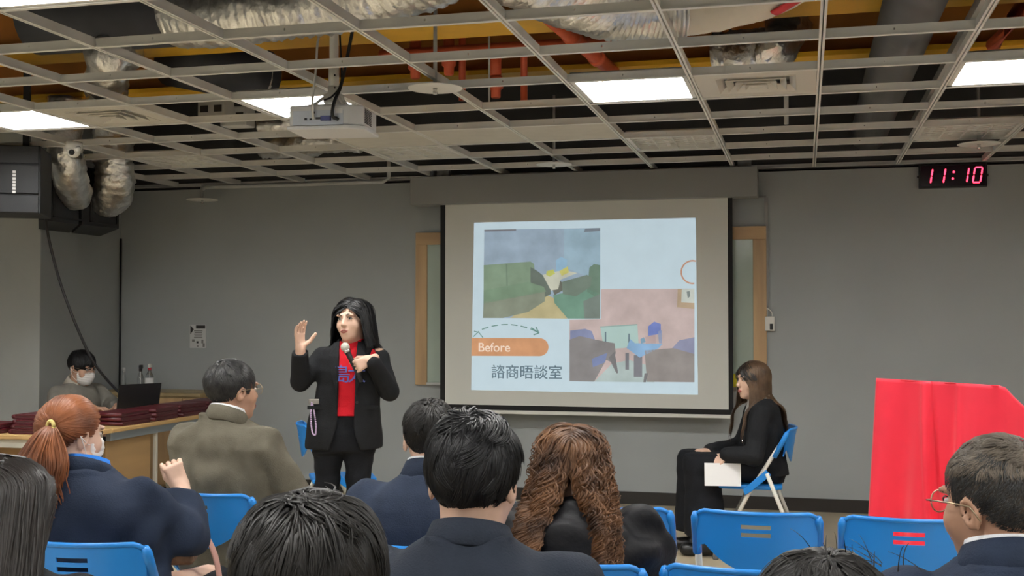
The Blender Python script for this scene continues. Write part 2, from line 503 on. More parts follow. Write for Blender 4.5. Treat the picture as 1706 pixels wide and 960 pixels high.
# red sprinkler pipes
RPZ = 3.0
a_, b_ = at(905, 20, Z=RPZ), at(1022, 120, Z=RPZ)
o = empty('sprinkler_pipe', a_); tag(o, 'orange sprinkler pipe slanting down behind the ribbed foil duct', 'pipe', 'red sprinkler pipes')
MB().tube([(0, 0, 0), b_ - a_], .042, 14).build('pipe_run', M['redpipe'], o, True)
for t in (.35, .72):
    c_ = (b_ - a_) * t; dr = (b_ - a_).normalized()
    MB().tube([c_ - dr * .04, c_ + dr * .04], .05, 14).build('coupling', M['redpipe'], o, True)
pz = at(840, 80, Z=3.1)
pipe('sprinkler_pipe', [(pz.x - .8, pz.y, 3.1), (pz.x + .9, pz.y, 3.1)], .035, 'redpipe', 'red sprinkler pipe running level behind the yellow beam', 'red sprinkler pipes')
for (px, yt, yb, nm) in ((692, 72, 118, 'stub beside the round collector plate'), (748, 62, 112, 'stub left of the hanging rod'), (826, 96, 150, 'stub right of the hanging rod')):
    pm = at(px, (yt + yb) / 2, Y=pz.y + .05)
    zt = at(px, yt - 20, Y=pm.y).z; zb = at(px, yb, Y=pm.y).z
    e = empty('sprinkler_drop', (pm.x, pm.y, zb)); tag(e, 'orange red vertical sprinkler ' + nm, 'pipe', 'red sprinkler pipes')
    MB().tube([(0, 0, .06), (0, 0, zt - zb)], .035, 12).build('drop_pipe', M['redpipe'], e, True)
    MB().lathe([(.024, -.05), (.030, -.045), (.032, .0), (.046, .012), (.047, .07), (.038, .085)], 14).build('elbow', M['redpipe'], e, True)
for px in (770, 873):
    pm = at(px, 130, Y=pz.y + .12)
    pipe('sprinkler_pipe', [(pm.x, pm.y, at(px, 168, Y=pm.y).z), (pm.x, pm.y, 3.7)], .022, 'redpipe', 'thin dark red vertical pipe ' + ('between the two left stubs' if px == 770 else 'right of the stubs') + ' above the grid', 'red sprinkler pipes')
pr = at(815, 70, Y=6.2)
pipe('hanger_rod', [(pr.x, 6.2, GZ + .04), (pr.x, 6.2, 3.6)], .006, 'conduit', 'thin steel hanger rod by the yellow beam')
pr = at(1310, 200, Y=7.2)
pipe('hanger_rod', [(pr.x, 7.2, GZ + .04), (pr.x, 7.2, 3.6)], .014, 'conduit', 'pale hanger rod behind the square diffuser')
pr = at(1700, 60, Z=2.95)
pipe('sprinkler_pipe', [at(1720, -20, Z=3.7), at(1690, 30, Z=2.97), at(1655, 75, Z=2.95)], .04, 'redpipe', 'red pipe glimpsed above the lit panel by the clock', 'red sprinkler pipes')
# junction boxes and ceiling hangers on the left
for px, py, jl in ((360, 184, 'left of the lit panel by the projector'), (396, 196, 'nearest the short foil stub')):
    c = at(px, py, Z=2.711)
    e = empty('junction_box', c); tag(e, 'grey junction box over the grid ' + jl, 'junction box', 'junction boxes over the grid')
    MB().box((-.09, -.06, -.06), (.09, .06, .06)).build('box', M['conduit'], e, False, .006)
    for s in (-.045, .045): MB().box((s - .025, -.064, -.02), (s + .025, -.058, .02)).build('socket', M['black'], e)

# white conduit with elbow near the wall
ca = at(345, 300, Y=8.72); cb_ = at(638, 292, Y=8.72)
sp3 = at(337, 333, Y=8.72)
pp = [(sp3.x, 8.72, sp3.z + .105), (sp3.x, 8.72, 2.535), (sp3.x + .012, 8.72, 2.557)] + [(lerp(sp3.x + .035, cb_.x, t), 8.72, 2.565) for t in (0, .5, 1)] + [(cb_.x + .05, 8.72, 2.59), (cb_.x + .05, 8.72, 2.95)]
pipe('conduit_pipe', pp, .017, 'conduit', 'pale conduit pipe under the grid with an upturned elbow')


def collector(px, py, Z, label, stem=.12):
    c = at(px, py, Z=Z) if not isinstance(Z, tuple) else at(px, py, Y=Z[0])
    e = empty('sprinkler_plate', c); tag(e, label, 'sprinkler', 'round white sprinkler plates')
    MB().lathe([(.008, .012), (.06, .008), (.128, .002), (.132, 0), (.128, -.003), (.05, -.001), (.008, -.001)], 32).build('plate', M['white'], e, True)
    MB().lathe([(.006, -.032), (.012, -.030), (.012, -.016), (.008, -.012), (.011, -.002)], 12).build('sprinkler_head', M['chrome'], e, True)
    MB().tube([(0, 0, .01), (0, 0, stem)], .010, 10).build('stem', M['conduit'], e, True)
    return e


collector(725, 147, 2.565, 'round white sprinkler plate under the yellow beam', .5)
collector(923, 274, 2.565, 'round white sprinkler plate just above the screen casing', .5)
collector(1631, 240, 2.565, 'round white sprinkler plate above the red clock', .5)
collector(337, 333, (8.72,), 'round white sprinkler plate on a drop pipe by the corner wall', .13)

# dome camera
c = at(123, 249, Z=2.56)
e = empty('dome_camera', c); tag(e, 'white dome security camera under the grid', 'camera')
MB().lathe([(.05, .05), (.055, .045), (.055, .01), (.045, -.005)], 20).build('mount', M['white'], e, True)
MB().ell((0, 0, -.012), (.042, .042, .042), 18).build('ball', M['white'], e, True)
MB().tube([(.01, -.032, -.022), (.012, -.044, -.028)], .018, 14).build('lens', M['black'], e, True)
MB().ell((.045, -.02, 0), (.02, .02, .02), 12).build('side_knob', M['white'], e, True)

# loudspeaker on the pillar
sy0 = 6.42; SB = 6.86
fl = at(-42, 240, Y=sy0).x; fr = at(56, 240, Y=sy0).x
zt = at(20, 240, Y=sy0).z; zb = at(20, 354, Y=sy0).z
e = empty('loudspeaker', ((fl + fr) / 2, sy0, zb), R(27)); tag(e, 'black loudspeaker hung from the ceiling in front of the pale wall return', 'loudspeaker')
hw = (fr - fl) / 2; H = zt - zb
MB().box((-hw, .02, 0), (hw, SB - sy0, H)).build('cabinet', M['spk'], e, False, .008)
MB().box((-hw + .01, 0, .13), (hw - .01, .02, H - .13)).build('front_panel', M['spk'], e, False, .004)
MB().box((-hw + .01, .0, .004), (hw - .01, .02, .118)).build('lower_panel', M['spk'], e, False, .004)
MB().box((-hw + .01, .006, H - .12), (hw - .01, .02, H - .004)).build('upper_panel', M['spk'], e, False, .004)
lz = at(20, 302, Y=sy0).z - zb; lx = at(20, 302, Y=sy0).x - (fl + fr) / 2
lg = MB()
for k in range(7):
    lg.box((lx - .010, -.003, lz - .075 + k * .022), (lx + .010, 0, lz - .075 + k * .022 + .016))
lg.build('badge', M['paper'], e)

for x in (-.1, .1): MB().box((x - .02, .18, H), (x + .02, .24, 3.7 - zb)).build('ceiling_bracket', M['spk'], e)
# black cabinets hung in the corner behind it
z0 = 2.165
A = at(198, 381, Z=z0); B = at(162, 394, Z=z0)
C_ = at(64, 382, Z=z0); D_ = at(64, 366.3, Z=z0)
poly = [(A.x, A.y), (max(B.x, LX + .004), B.y), (max(C_.x, LX + .004), C_.y), (D_.x, D_.y)]
e = empty('hanging_cabinet', (0, 0, z0)); tag(e, 'black hung cabinet in the corner fed by foil ducts', 'cabinet')
ym = lerp(D_.y, A.y, .5); Pm = lambda p, q, t: (lerp(p[0], q[0], t), lerp(p[1], q[1], t))
HT = GZ - z0 - .004
for t0, t1 in ((0, .48), (.52, 1)):       # two boxes side by side, an open gap between them
    MB().prism([Pm(poly[3], poly[0], t0), Pm(poly[3], poly[0], t1), Pm(poly[2], poly[1], t1), Pm(poly[2], poly[1], t0)], 2, 0, HT).build('box', M['spk'], e)
for ya, yb in ((D_.y + .04, ym - .05), (ym + .05, A.y - .02)):
    fr_ = MB()
    for k in (0.02, .40): fr_.box((A.x - .004, ya, k), (A.x + .006, yb, k + .012))
    for k in (ya, yb - .012): fr_.box((A.x - .004, k, .02), (A.x + .006, k + .012, .412))
    fr_.build('door_frame', M['black'], e)
# silver elbows
foil_duct([(-5.02, 6.985, 3.0), (-5.02, 6.985, 2.70), (-5.04, 7.06, 2.52), (-5.15, 7.27, 2.41), (A.x - .01, 7.44, 2.38)], .118,
          'shiny silver foil elbow beside the loudspeaker', n=46, crumple=.13, ridges=1.0)
foil_duct([(-5.02, 7.57, 3.0), (-5.02, 7.57, 2.72), (-5.03, 7.62, 2.53), (-5.13, 7.73, 2.41), (A.x - .01, 7.82, 2.38)], .142,
          'shiny silver foil elbow nearest the room corner', n=46, crumple=.13, ridges=1.0)
# black cable sagging from the cabinets to the laptop
cp = spline([at(74, 352, X=A.x + .03), at(82, 400, X=-5.25), at(100, 470, X=-5.2), at(128, 545, X=-5.1), at(160, 610, X=-5.0), at(205, 662, X=-4.9), at(222, 684, X=-4.86)], 40)
tag(MB().tube(cp, .010, 8).build('cable', M['black'], None, True), 'black cable hanging from the corner down to the laptop', 'cable')
o = MB().tube([(LX + .012, WY - .012, .75), (LX + .012, WY - .012, 2.165)], .008, 8).build('wall_cable', M['black'], None, True)
tag(o, 'thin dark cable running down the room corner', 'cable')

# ------------------------------------------------------------------ projector
pc = at(556, 205, Y=5.15)
e = empty('projector', (pc.x, pc.y, at(556, 214, Y=5.0).z), R(6)); tag(e, 'white projector hanging from a ceiling pole', 'projector')
hw = .178; H = .118
M['pjw'] = mat('projector_white', (.66, .67, .68), .45)
M['pjg'] = mat('projector_rear_panel', (.55, .60, .68), .5)
b = MB()
pr_ = [(-hw, -.135), (hw - .06, -.135), (hw, -.10), (hw, .135), (-hw, .135)]
b.prism(pr_, 2, .018, H); b.build('body', M['pjw'], e, False, .01)
b = MB(); b.prism([(-hw - .008, -.145), (hw - .055, -.145), (hw + .008, -.105), (hw + .008, .145), (-hw - .008, .145)], 2, 0, .018); b.build('base', M['pjw'], e, False, .004)
MB().box((-hw + .02, -.138, .022), (hw - .09, -.134, H - .028)).build('rear_panel', M['pjg'], e)
for x, z, w_, h_, m in ((-.10, .045, .012, .010, 'black'), (-.075, .045, .010, .008, 'black'), (-.06, .075, .010, .010, 'black'), (-.045, .048, .022, .010, 'black')):
    MB().box((x, -.142, z), (x + w_, -.137, z + h_)).build('port', M[m], e)
M['vga'] = mat('vga_blue', (.02, .03, .18), .4)
MB().box((-.018, -.155, .04), (.03, -.137, .062)).build('port', M['vga'], e)
MB().box((.04, -.148, .045), (.06, -.137, .058)).build('port', M['vga'], e)
MB().box((.05, -.1385, .075), (.085, -.1365, .098)).build('sticker', M['paper'], e)
for k in range(9):
    MB().box((hw + .0005, -.085, .035 + k * .008), (hw + .0025, -.02, .039 + k * .008)).build('vent_slot', M['black'], e)
    z = .035 + k * .008
    MB().box((hw + .0005, -.01, z), (hw + .0025, .03, z + .004)).build('vent_slot', M['black'], e)
MB().tube([(-.08, .13, .07), (-.08, .17, .07)], .035, 18).build('lens', M['black'], e, True)
MB().box((-.10, -.09, H), (.09, .09, H + .012)).build('mount_plate', M['white'], e, False, .003)
for x in (-.08, .07):
    for y in (-.07, .07):
        MB().tube([(x, y, H + .01), (x * .4, y * .4, H + .06)], .008, 8).build('mount_arm', M['white'], e, True)
MB().lathe([(.05, 0), (.05, .035), (.03, .045), (.03, .075)], 18, c=(.0, 0, H + .035)).build('mount_collar', M['white'], e, True)
MB().tube([(0, 0, H + .08), (0, 0, 1.25)], .022, 16).build('pole', M['white'], e, True)
MB().tube([(0, 0, H + .10), (0, 0, .34)], .026, 16).build('pole_sleeve', M['white'], e, True)
for k in (.16, .22, .28): MB().ell((.012, -.026, k), (.005, .005, .005), 8).build('screw', M['black'], e)
w1 = spline([(-.055, -.142, .05), (-.055, -.16, .12), (-.058, -.10, .3), (-.06, -.06, .45), (-.02, -.03, .62), (.0, -.02, .7)], 24)
MB().tube(w1, .006, 8).build('white_cable', M['white'], e, True)
w2 = spline([(.065, -.142, .045), (.045, -.165, .06), (.05, -.15, .13), (.06, -.08, .22), (.085, -.05, .38), (.11, -.05, .52), (.09, -.03, .56), (.03, -.02, .6), (.015, -.02, .75)], 40)
MB().tube(w2, .0085, 8).build('black_cable', M['black'], e, True)
w3 = spline([(-.02, -.1, .145), (.02, -.08, .17), (.055, -.06, .24), (.045, -.04, .4), (.03, -.03, .6)], 24)
MB().tube(w3, .0045, 8).build('thin_black_cable', M['black'], e, True)

# ------------------------------------------------------------------ projection screen
SY = 8.80
sl, sr = at(742, 500, Y=SY).x, at(1213, 500, Y=SY).x
ol, orr = at(733.5, 500, Y=SY).x, at(1221, 500, Y=SY).x
st = 2.45; sb = at(975, 678, Y=SY).z; so_ = at(975, 686.5, Y=SY).z
e = empty('projection_screen', (0, SY, 0)); tag(e, 'pull-down projection screen with a black border showing a slide', 'projection screen')
MB().box((ol, 0, so_), (orr, .003, st)).build('black_border', M['blackmatte'], e)
MB().box((sl, -.002, sb), (sr, 0, st)).build('fabric', M['screen'], e)
MB().box((ol, -.012, so_ - .028), (orr, .012, so_)).build('bottom_bar', M['white'], e, False, .004)
cl, cr_ = at(683, 320, Y=SY - .08).x, at(1262, 320, Y=SY - .08).x
cz0 = at(975, 334, Y=SY - .08).z; cz1 = GZ - .012
MB().box((cl, -.08, cz0), (cr_, .12, cz1)).build('casing', M['case'], e, False, .004)
for x in (cl + .25, cr_ - .1):
    MB().box((x - .05, 0, cz1), (x + .05, .06, cz1 + .06)).build('bracket', M['case'], e)


# the projected slide: flat pieces of light on the fabric
def emis(name, c, k=.66):
    c = srgb(*c)
    if name in MATS: return MATS[name]
    m = mat(name, tuple(v * .35 for v in c), .9, emit=c, estr=k)
    nt = m.node_tree; bs = nt.nodes['Principled BSDF']; tc = nt.nodes.new('ShaderNodeTexCoord')
    nz = nt.nodes.new('ShaderNodeTexNoise'); nz.inputs['Scale'].default_value = 7; nz.inputs['Detail'].default_value = 5
    cr = nt.nodes.new('ShaderNodeValToRGB'); a = .03 if 'white' in name or 'cream' in name or 'ink' in name else .16
    cr.color_ramp.elements[0].position = .3; cr.color_ramp.elements[1].position = .7
    cr.color_ramp.elements[0].color = (*[v * (1 - a) for v in c], 1); cr.color_ramp.elements[1].color = (*[min(1, v * (1 + a) + a * .05) for v in c], 1)
    nt.links.new(tc.outputs['Object'], nz.inputs['Vector']); nt.links.new(nz.outputs['Fac'], cr.inputs[0]); nt.links.new(cr.outputs[0], bs.inputs['Emission Color'])
    return m


def sp(px, py, dy=0.0): p = at(px, py, Y=SY); return (p.x, p.z)


def flat(name, pts, m, layer, parent=e):
    y = -.0022 - layer * .0004
    vs = [(x, y, z) for x, z in (sp(*p) for p in pts)]
    o = MB().add(vs, [tuple(range(len(vs)))]).build(name, m, parent)
    bmx = bmesh.new(); bmx.from_mesh(o.data); bmesh.ops.recalc_face_normals(bmx, faces=bmx.faces)
    for f in bmx.faces:
        if f.normal.y > 0: f.normal_flip()
    if len(vs) > 4: bmesh.ops.triangulate(bmx, faces=bmx.faces)
    bmx.to_mesh(o.data); bmx.free(); return o


slide = flat('slide', [(790, 371), (1159, 363), (1163, 658), (785, 650)], emis('slide_white', (196, 216, 226)), 0)
# photo one: sofas
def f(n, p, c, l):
    if n not in ('dash', 'arrow_head', 'ring', 'caption_bar'): c = tuple(lerp(a, b2, .24) for a, b2 in zip(c, (164, 172, 166)))  # haze painted in: slide colours washed towards a pale grey
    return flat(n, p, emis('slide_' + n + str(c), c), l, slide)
slide.parent = e
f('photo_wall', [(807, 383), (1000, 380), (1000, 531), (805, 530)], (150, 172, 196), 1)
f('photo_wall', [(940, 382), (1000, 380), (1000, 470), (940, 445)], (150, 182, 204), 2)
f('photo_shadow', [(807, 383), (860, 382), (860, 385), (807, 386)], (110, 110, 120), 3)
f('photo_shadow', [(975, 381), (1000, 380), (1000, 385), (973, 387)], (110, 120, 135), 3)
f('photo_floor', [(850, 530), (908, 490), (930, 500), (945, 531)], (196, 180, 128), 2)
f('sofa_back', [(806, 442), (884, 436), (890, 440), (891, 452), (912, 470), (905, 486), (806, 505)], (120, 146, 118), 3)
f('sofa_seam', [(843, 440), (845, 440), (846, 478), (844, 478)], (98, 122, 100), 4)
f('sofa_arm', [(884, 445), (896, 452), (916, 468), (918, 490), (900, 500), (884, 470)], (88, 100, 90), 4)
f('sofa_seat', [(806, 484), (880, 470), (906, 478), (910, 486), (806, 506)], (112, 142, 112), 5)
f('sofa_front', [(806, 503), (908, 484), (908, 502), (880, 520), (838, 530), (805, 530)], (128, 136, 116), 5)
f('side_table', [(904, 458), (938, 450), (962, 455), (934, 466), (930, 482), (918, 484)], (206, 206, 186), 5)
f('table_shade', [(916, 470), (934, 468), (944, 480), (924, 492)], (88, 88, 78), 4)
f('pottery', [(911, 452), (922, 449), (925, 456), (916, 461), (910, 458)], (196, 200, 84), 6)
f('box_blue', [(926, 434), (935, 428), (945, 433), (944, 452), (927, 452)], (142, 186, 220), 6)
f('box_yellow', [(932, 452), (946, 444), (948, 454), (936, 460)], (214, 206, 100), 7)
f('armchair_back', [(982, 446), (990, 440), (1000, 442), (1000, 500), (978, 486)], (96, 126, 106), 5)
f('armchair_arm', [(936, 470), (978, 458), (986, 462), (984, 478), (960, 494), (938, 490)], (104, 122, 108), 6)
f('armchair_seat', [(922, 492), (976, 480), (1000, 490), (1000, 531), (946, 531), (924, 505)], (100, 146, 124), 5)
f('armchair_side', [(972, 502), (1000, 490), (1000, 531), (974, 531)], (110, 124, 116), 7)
# photo two: armchairs with a blue table
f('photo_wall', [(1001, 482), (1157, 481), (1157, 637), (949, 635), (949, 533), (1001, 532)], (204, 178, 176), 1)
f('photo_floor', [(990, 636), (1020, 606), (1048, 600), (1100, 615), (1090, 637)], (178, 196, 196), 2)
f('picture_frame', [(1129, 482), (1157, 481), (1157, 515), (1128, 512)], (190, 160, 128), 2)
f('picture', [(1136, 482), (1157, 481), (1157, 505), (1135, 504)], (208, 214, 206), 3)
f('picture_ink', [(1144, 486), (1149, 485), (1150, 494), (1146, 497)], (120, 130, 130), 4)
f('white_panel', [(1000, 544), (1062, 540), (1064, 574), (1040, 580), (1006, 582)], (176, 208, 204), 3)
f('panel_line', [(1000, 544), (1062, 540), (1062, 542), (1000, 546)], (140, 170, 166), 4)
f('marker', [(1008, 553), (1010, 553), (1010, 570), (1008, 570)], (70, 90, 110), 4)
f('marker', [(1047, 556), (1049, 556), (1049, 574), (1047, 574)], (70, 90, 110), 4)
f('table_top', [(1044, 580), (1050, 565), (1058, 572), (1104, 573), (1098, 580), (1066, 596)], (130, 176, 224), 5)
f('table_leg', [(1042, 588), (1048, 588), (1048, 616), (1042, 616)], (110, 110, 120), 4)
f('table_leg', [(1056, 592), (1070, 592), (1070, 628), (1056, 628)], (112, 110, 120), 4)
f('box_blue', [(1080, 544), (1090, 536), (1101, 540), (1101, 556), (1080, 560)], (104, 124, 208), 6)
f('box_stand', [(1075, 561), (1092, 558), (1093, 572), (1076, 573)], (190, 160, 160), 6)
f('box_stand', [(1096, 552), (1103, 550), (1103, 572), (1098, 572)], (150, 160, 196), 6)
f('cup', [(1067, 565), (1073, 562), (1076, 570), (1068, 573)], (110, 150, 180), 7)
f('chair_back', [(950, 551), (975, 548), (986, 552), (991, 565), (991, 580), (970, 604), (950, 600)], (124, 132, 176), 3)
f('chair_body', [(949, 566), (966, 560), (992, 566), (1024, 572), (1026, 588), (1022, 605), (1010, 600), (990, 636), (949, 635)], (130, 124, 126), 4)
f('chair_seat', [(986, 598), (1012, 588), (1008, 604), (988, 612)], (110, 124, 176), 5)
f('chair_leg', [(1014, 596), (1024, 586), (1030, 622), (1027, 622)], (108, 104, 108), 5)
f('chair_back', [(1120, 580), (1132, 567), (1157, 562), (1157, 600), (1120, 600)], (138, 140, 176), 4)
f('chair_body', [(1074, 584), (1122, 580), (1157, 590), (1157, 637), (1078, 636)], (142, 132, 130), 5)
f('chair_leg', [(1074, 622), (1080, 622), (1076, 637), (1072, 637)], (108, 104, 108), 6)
# caption shapes
n_ = 12; rr = 15
bar = [(786, 563), (899, 563.5)] + [(899 + rr * math.sin(a), 578.5 - rr * math.cos(a)) for a in [math.pi * k / n_ for k in range(1, n_)]] + [(899, 593.5), (785.5, 593)]
f('caption_bar', bar, (206, 152, 112), 2)


def stroke(pts, w_, col, nm):
    for i in range(len(pts) - 1):
        a = Vector(pts[i]); b2 = Vector(pts[i + 1]); d_ = (b2 - a).normalized(); nn = Vector((-d_.y, d_.x)) * w_ / 2
        f(nm, [tuple(a + nn), tuple(b2 + nn), tuple(b2 - nn), tuple(a - nn)], col, 3)


GR = (108, 146, 140)
for a0 in range(0, 6):
    pts = []
    for k in range(4):
        t = (a0 + k * .68 / 3) / 5.7
        pts.append((803 + 92 * t, 549 - 40 * t * (1 - t) * 1.0 + 4 * t))
    stroke(pts, 1.8, GR, 'dash')
stroke([(885, 546), (898, 555), (889, 558)], 2, GR, 'arrow_head'); stroke([(893, 545), (898, 555)], 2, GR, 'arrow_head')
stroke([(789, 561), (798, 552)], 1.5, GR, 'dash'); stroke([(790, 552), (798, 554), (805, 563)], 1.5, GR, 'dash')
cx, cy = 1154, 453.5
arc = [(cx + 19 * math.cos(R(a)), cy - 19 * math.sin(R(a))) for a in range(74, 287, 12)]
stroke(arc, 2.6, (196, 150, 126), 'ring')
sm = Matrix.Rotation(R(90), 4, 'X')
x0, z0_ = sp(796.5, 585.5)
t = text_mesh('caption_text', 'Before', .098, emis('slide_cream', (240, 218, 200)), slide, .0003, mtx=Matrix.Translation((x0, -.0042, z0_)) @ sm, bold=.001)
x0, z0_ = sp(818, 628.5)
t = text_mesh('title_text', '諮商晤談室', .116, emis('slide_ink', (98, 120, 132)), slide, .0003, mtx=Matrix.Translation((x0, -.0042, z0_)) @ sm, double=.0024)

# ------------------------------------------------------------------ whiteboard on the wall behind the screen
BYW = 8.965
wl, wr = at(692, 500, Y=BYW).x, at(1277, 500, Y=BYW).x
wt, wb = at(692, 388, Y=BYW).z, at(692, 641, Y=BYW).z
e = empty('whiteboard', (0, BYW, 0)); tag(e, 'wood framed green-white glass board on the wall behind the screen', 'whiteboard')
fw = .10
MB().box((wl, 0, wt - fw), (wr, .034, wt)).build('frame_rail', M['woodx'], e, False, .003)
MB().box((wl, 0, wb), (wl + fw, .034, wt - fw)).build('frame_stile', M['wood'], e, False, .003)
MB().box((wr - fw, 0, wb), (wr, .034, wt - fw)).build('frame_stile', M['wood'], e, False, .003)
MB().box((wl + fw, .014, wb + .02), (wr - fw, .034, wt - fw)).build('glass_panel', M['board'], e)
MB().box((wl + fw, -.012, wb), (wr - fw, .034, wb + .02)).build('pen_tray', M['conduit'], e)
ye = at(1226, 647, Y=8.93)
o = MB().box((-.03, -.02, -.05), (.03, .02, .05)).build('board_eraser', mat('yellow_felt', (.62, .55, .03), .8), None, False, .006)
o.location = (ye.x, 8.93, wb + .07); tag(o, 'yellow board eraser in the whiteboard tray', 'eraser')
# conduit and control box beside it
bx0, bx1 = at(1275, 528, Y=8.97), at(1290, 551, Y=8.97)
e = empty('wall_switch', ((bx0.x + bx1.x) / 2, WY, (bx0.z + bx1.z) / 2)); tag(e, 'white wall switch box under a conduit beside the board', 'switch')
MB().box((-.036, -.04, -.055), (.036, 0, .055)).build('housing', M['white'], e, False, .004)
MB().box((.0, -.043, -.045), (.024, -.039, 0)).build('rocker', M['black'], e)
MB().tube([(-.02, -.02, .055), (-.018, -.02, .10), (-.03, -.02, .14)], .004, 8).build('wire', M['white'], e, True)
MB().tube(spline([(.016, -.02, .055), (.014, -.02, .085), (-.008, -.02, .11), (-.026, -.02, .12)], 10), .004, 8).build('wire', M['white'], e, True)
o = MB().box((-.014, -.022, 1.54), (.014, 0, 2.385)).box((-.16, -.03, 2.385), (-.0, -.0, 2.40)).build('wall_conduit', M['case']); o.location = (at(1277, 430, Y=8.98).x, WY, 0)
tag(o, 'thin grey conduit running down to the switch box', 'conduit')

# poster
p0, p1 = at(316.5, 541, Y=WY - .004), at(343, 580, Y=WY - .004)
e = empty('poster', ((p0.x + p1.x) / 2, WY - .004, (p0.z + p1.z) / 2)); tag(e, 'small black and white notice taped to the grey wall', 'poster')
w2_, h2_ = (p1.x - p0.x) / 2, (p0.z - p1.z) / 2
M['notice'] = mat('notice_paper', (.55, .56, .55), .8); M['ink'] = mat('notice_ink', (.03, .03, .03), .8); M['ink2'] = mat('notice_grey_ink', (.2, .2, .19), .8)
MB().box((-w2_, 0, -h2_), (w2_, .003, h2_)).build('sheet', M['notice'], e)
def nt_(nm, u0, v0, u1, v1, m): MB().box((-w2_ + u0 * 2 * w2_, -.001, h2_ - v1 * 2 * h2_), (-w2_ + u1 * 2 * w2_, 0, h2_ - v0 * 2 * h2_)).build(nm, M[m], e)
nt_('heading', .38, .03, .95, .17, 'ink')
MB().add([(-w2_ * .93, -.001, h2_ * .93), (-w2_ * .93, -.001, h2_ * .15), (-w2_ * .5, -.001, h2_ * .6)], [(0, 1, 2)]).build('corner_mark', M['ink'], e)
for k in range(5): nt_('text_line', .26 + .03 * (k % 2), .25 + k * .07, .78 - .03 * (k % 2), .29 + k * .07, 'ink2')
nt_('emblem', .14, .63, .3, .74, 'ink2'); nt_('emblem', .42, .71, .54, .80, 'ink'); nt_('emblem', .45, .88, .54, .95, 'ink2'); nt_('emblem', .72, .64, .84, .8, 'ink2'); nt_('emblem', .80, .8, .93, .95, 'ink2')

# clock
c0, c1 = at(1531, 277, Y=8.95), at(1645, 311, Y=8.95)
cxm = (c0.x + c1.x) / 2; hwc = (c1.x - c0.x) / 2; zc = 2.508; hh = .088
e = empty('digital_clock', (cxm, 8.95, zc)); tag(e, 'black digital wall clock with red digits reading 11:10', 'clock')
MB().box((-hwc, 0, -hh), (hwc, .05, hh)).build('case', M['black'], e, False, .005)
M['led'] = mat('red_led', (.5, .02, .03), .4, emit=(1.0, .03, .07), estr=5.0)
MB().box((-hwc + .01, -.002, -hh + .012), (hwc - .01, 0, hh - .012)).build('face', mat('clock_face', (.01, .004, .012), .2), e)
sh = .16


def seg(parent, x0, z0_, x1, z1, w_=.011):
    a = Vector((x0 + z0_ * sh, -.0035, z0_)); b2 = Vector((x1 + z1 * sh, -.0035, z1)); d_ = (b2 - a).normalized()
    n1 = Vector((-d_.z, 0, d_.x)) * w_ / 2
    pts = [a, a + d_ * w_ * .5 + n1, b2 - d_ * w_ * .5 + n1, b2, b2 - d_ * w_ * .5 - n1, a + d_ * w_ * .5 - n1]
    MB().add([tuple(p) for p in pts] + [tuple(p + Vector((0, .002, 0))) for p in pts], [(0, 1, 2, 3, 4, 5), (6, 7, 8, 9, 10, 11)] + [(i, (i + 1) % 6, 6 + (i + 1) % 6, 6 + i) for i in range(6)]).build('digit_segment', M['led'], parent)


def px2x(px): return at(px, 293, Y=8.95).x - cxm
for px in (1552, 1573.5, 1612.5):
    x = px2x(px); seg(e, x, .002, x, .052); seg(e, x, -.052, x, -.002)
xl, xr = px2x(1622.5), px2x(1635)
for x in (xl, xr): seg(e, x, .002, x, .052); seg(e, x, -.052, x, -.002)
seg(e, xl, .055, xr, .055); seg(e, xl, -.055, xr, -.055)
for z in (.026, -.022):
    x = px2x(1588) + z * sh
    MB().tube([(x, -.0035, z), (x, -.001, z)], .0085, 14).build('colon_dot', M['led'], e)
for s in (-1, 1): MB().box((s * hwc - .012 if s < 0 else hwc, .02, -.008), (s * hwc if s < 0 else hwc + .012, .035, .008)).build('mounting_lug', M['black'], e)

# ------------------------------------------------------------------ cabinet by the corner wall
cy0 = 8.55
ct = at(290, 655, Y=cy0).z
cr2 = at(332, 655, Y=cy0).x
e = empty('low_cabinet', (0, cy0, 0)); tag(e, 'light oak low cabinet with doors in the room corner', 'cabinet')
MB().box((LX + .03, .02, .06), (cr2, WY - cy0 - .01, ct - .03)).build('carcass', M['oak2'], e)
MB().box((LX + .03, 0, ct - .03), (cr2 + .005, WY - cy0 - .005, ct)).build('top', M['oak2'], e, False, .003)
MB().box((LX + .03, .04, 0), (cr2, WY - cy0 - .02, .06)).build('plinth', M['black'], e)
xs = [LX + .04, at(247, 670, Y=cy0).x, at(304, 670, Y=cy0).x, cr2 - .006]
for i in range(3):
    d_ = MB().box((xs[i] + .004, 0, .08), (xs[i + 1] - .004, .02, ct - .045)).build('door', M['wood'], e, False, .002)
    MB().ell((xs[i] + .05 if i else xs[i + 1] - .04, -.01, ct - .14), (.009, .009, .009), 10).build('knob', M['chrome'], d_, True)
e2 = empty('side_cabinet', (0, 8.70, 0)); tag(e2, 'brown wood cabinet with a white label beside the oak cabinet', 'cabinet')
cr3 = at(372, 660, Y=8.7).x
MB().box((cr2 + .008, 0, 0), (cr3, .29, ct - .005)).build('body', mat('brown_laminate', (.22, .16, .09), .5, var=.15, vscale=6, stretch=(1, 1, .15)), e2, False, .003)
MB().box((cr2 + .02, -.012, .05), (cr3 - .012, 0, ct - .06)).build('door', mat('brown_laminate2', (.25, .17, .10), .5, var=.15, vscale=6, stretch=(1, 1, .15)), e2, False, .003)
lb = at(338, 665, Y=8.69)
MB().box((lb.x - .018, -.015, lb.z - .02), (lb.x + .018, -.012, lb.z + .02)).build('label_sticker', M['paper'], e2)

# spray bottles on it
M['clear'] = mat('clear_plastic', (.75, .78, .80), .08, trans=.85)
M['redp'] = mat('red_plastic', (.45, .02, .04), .4)


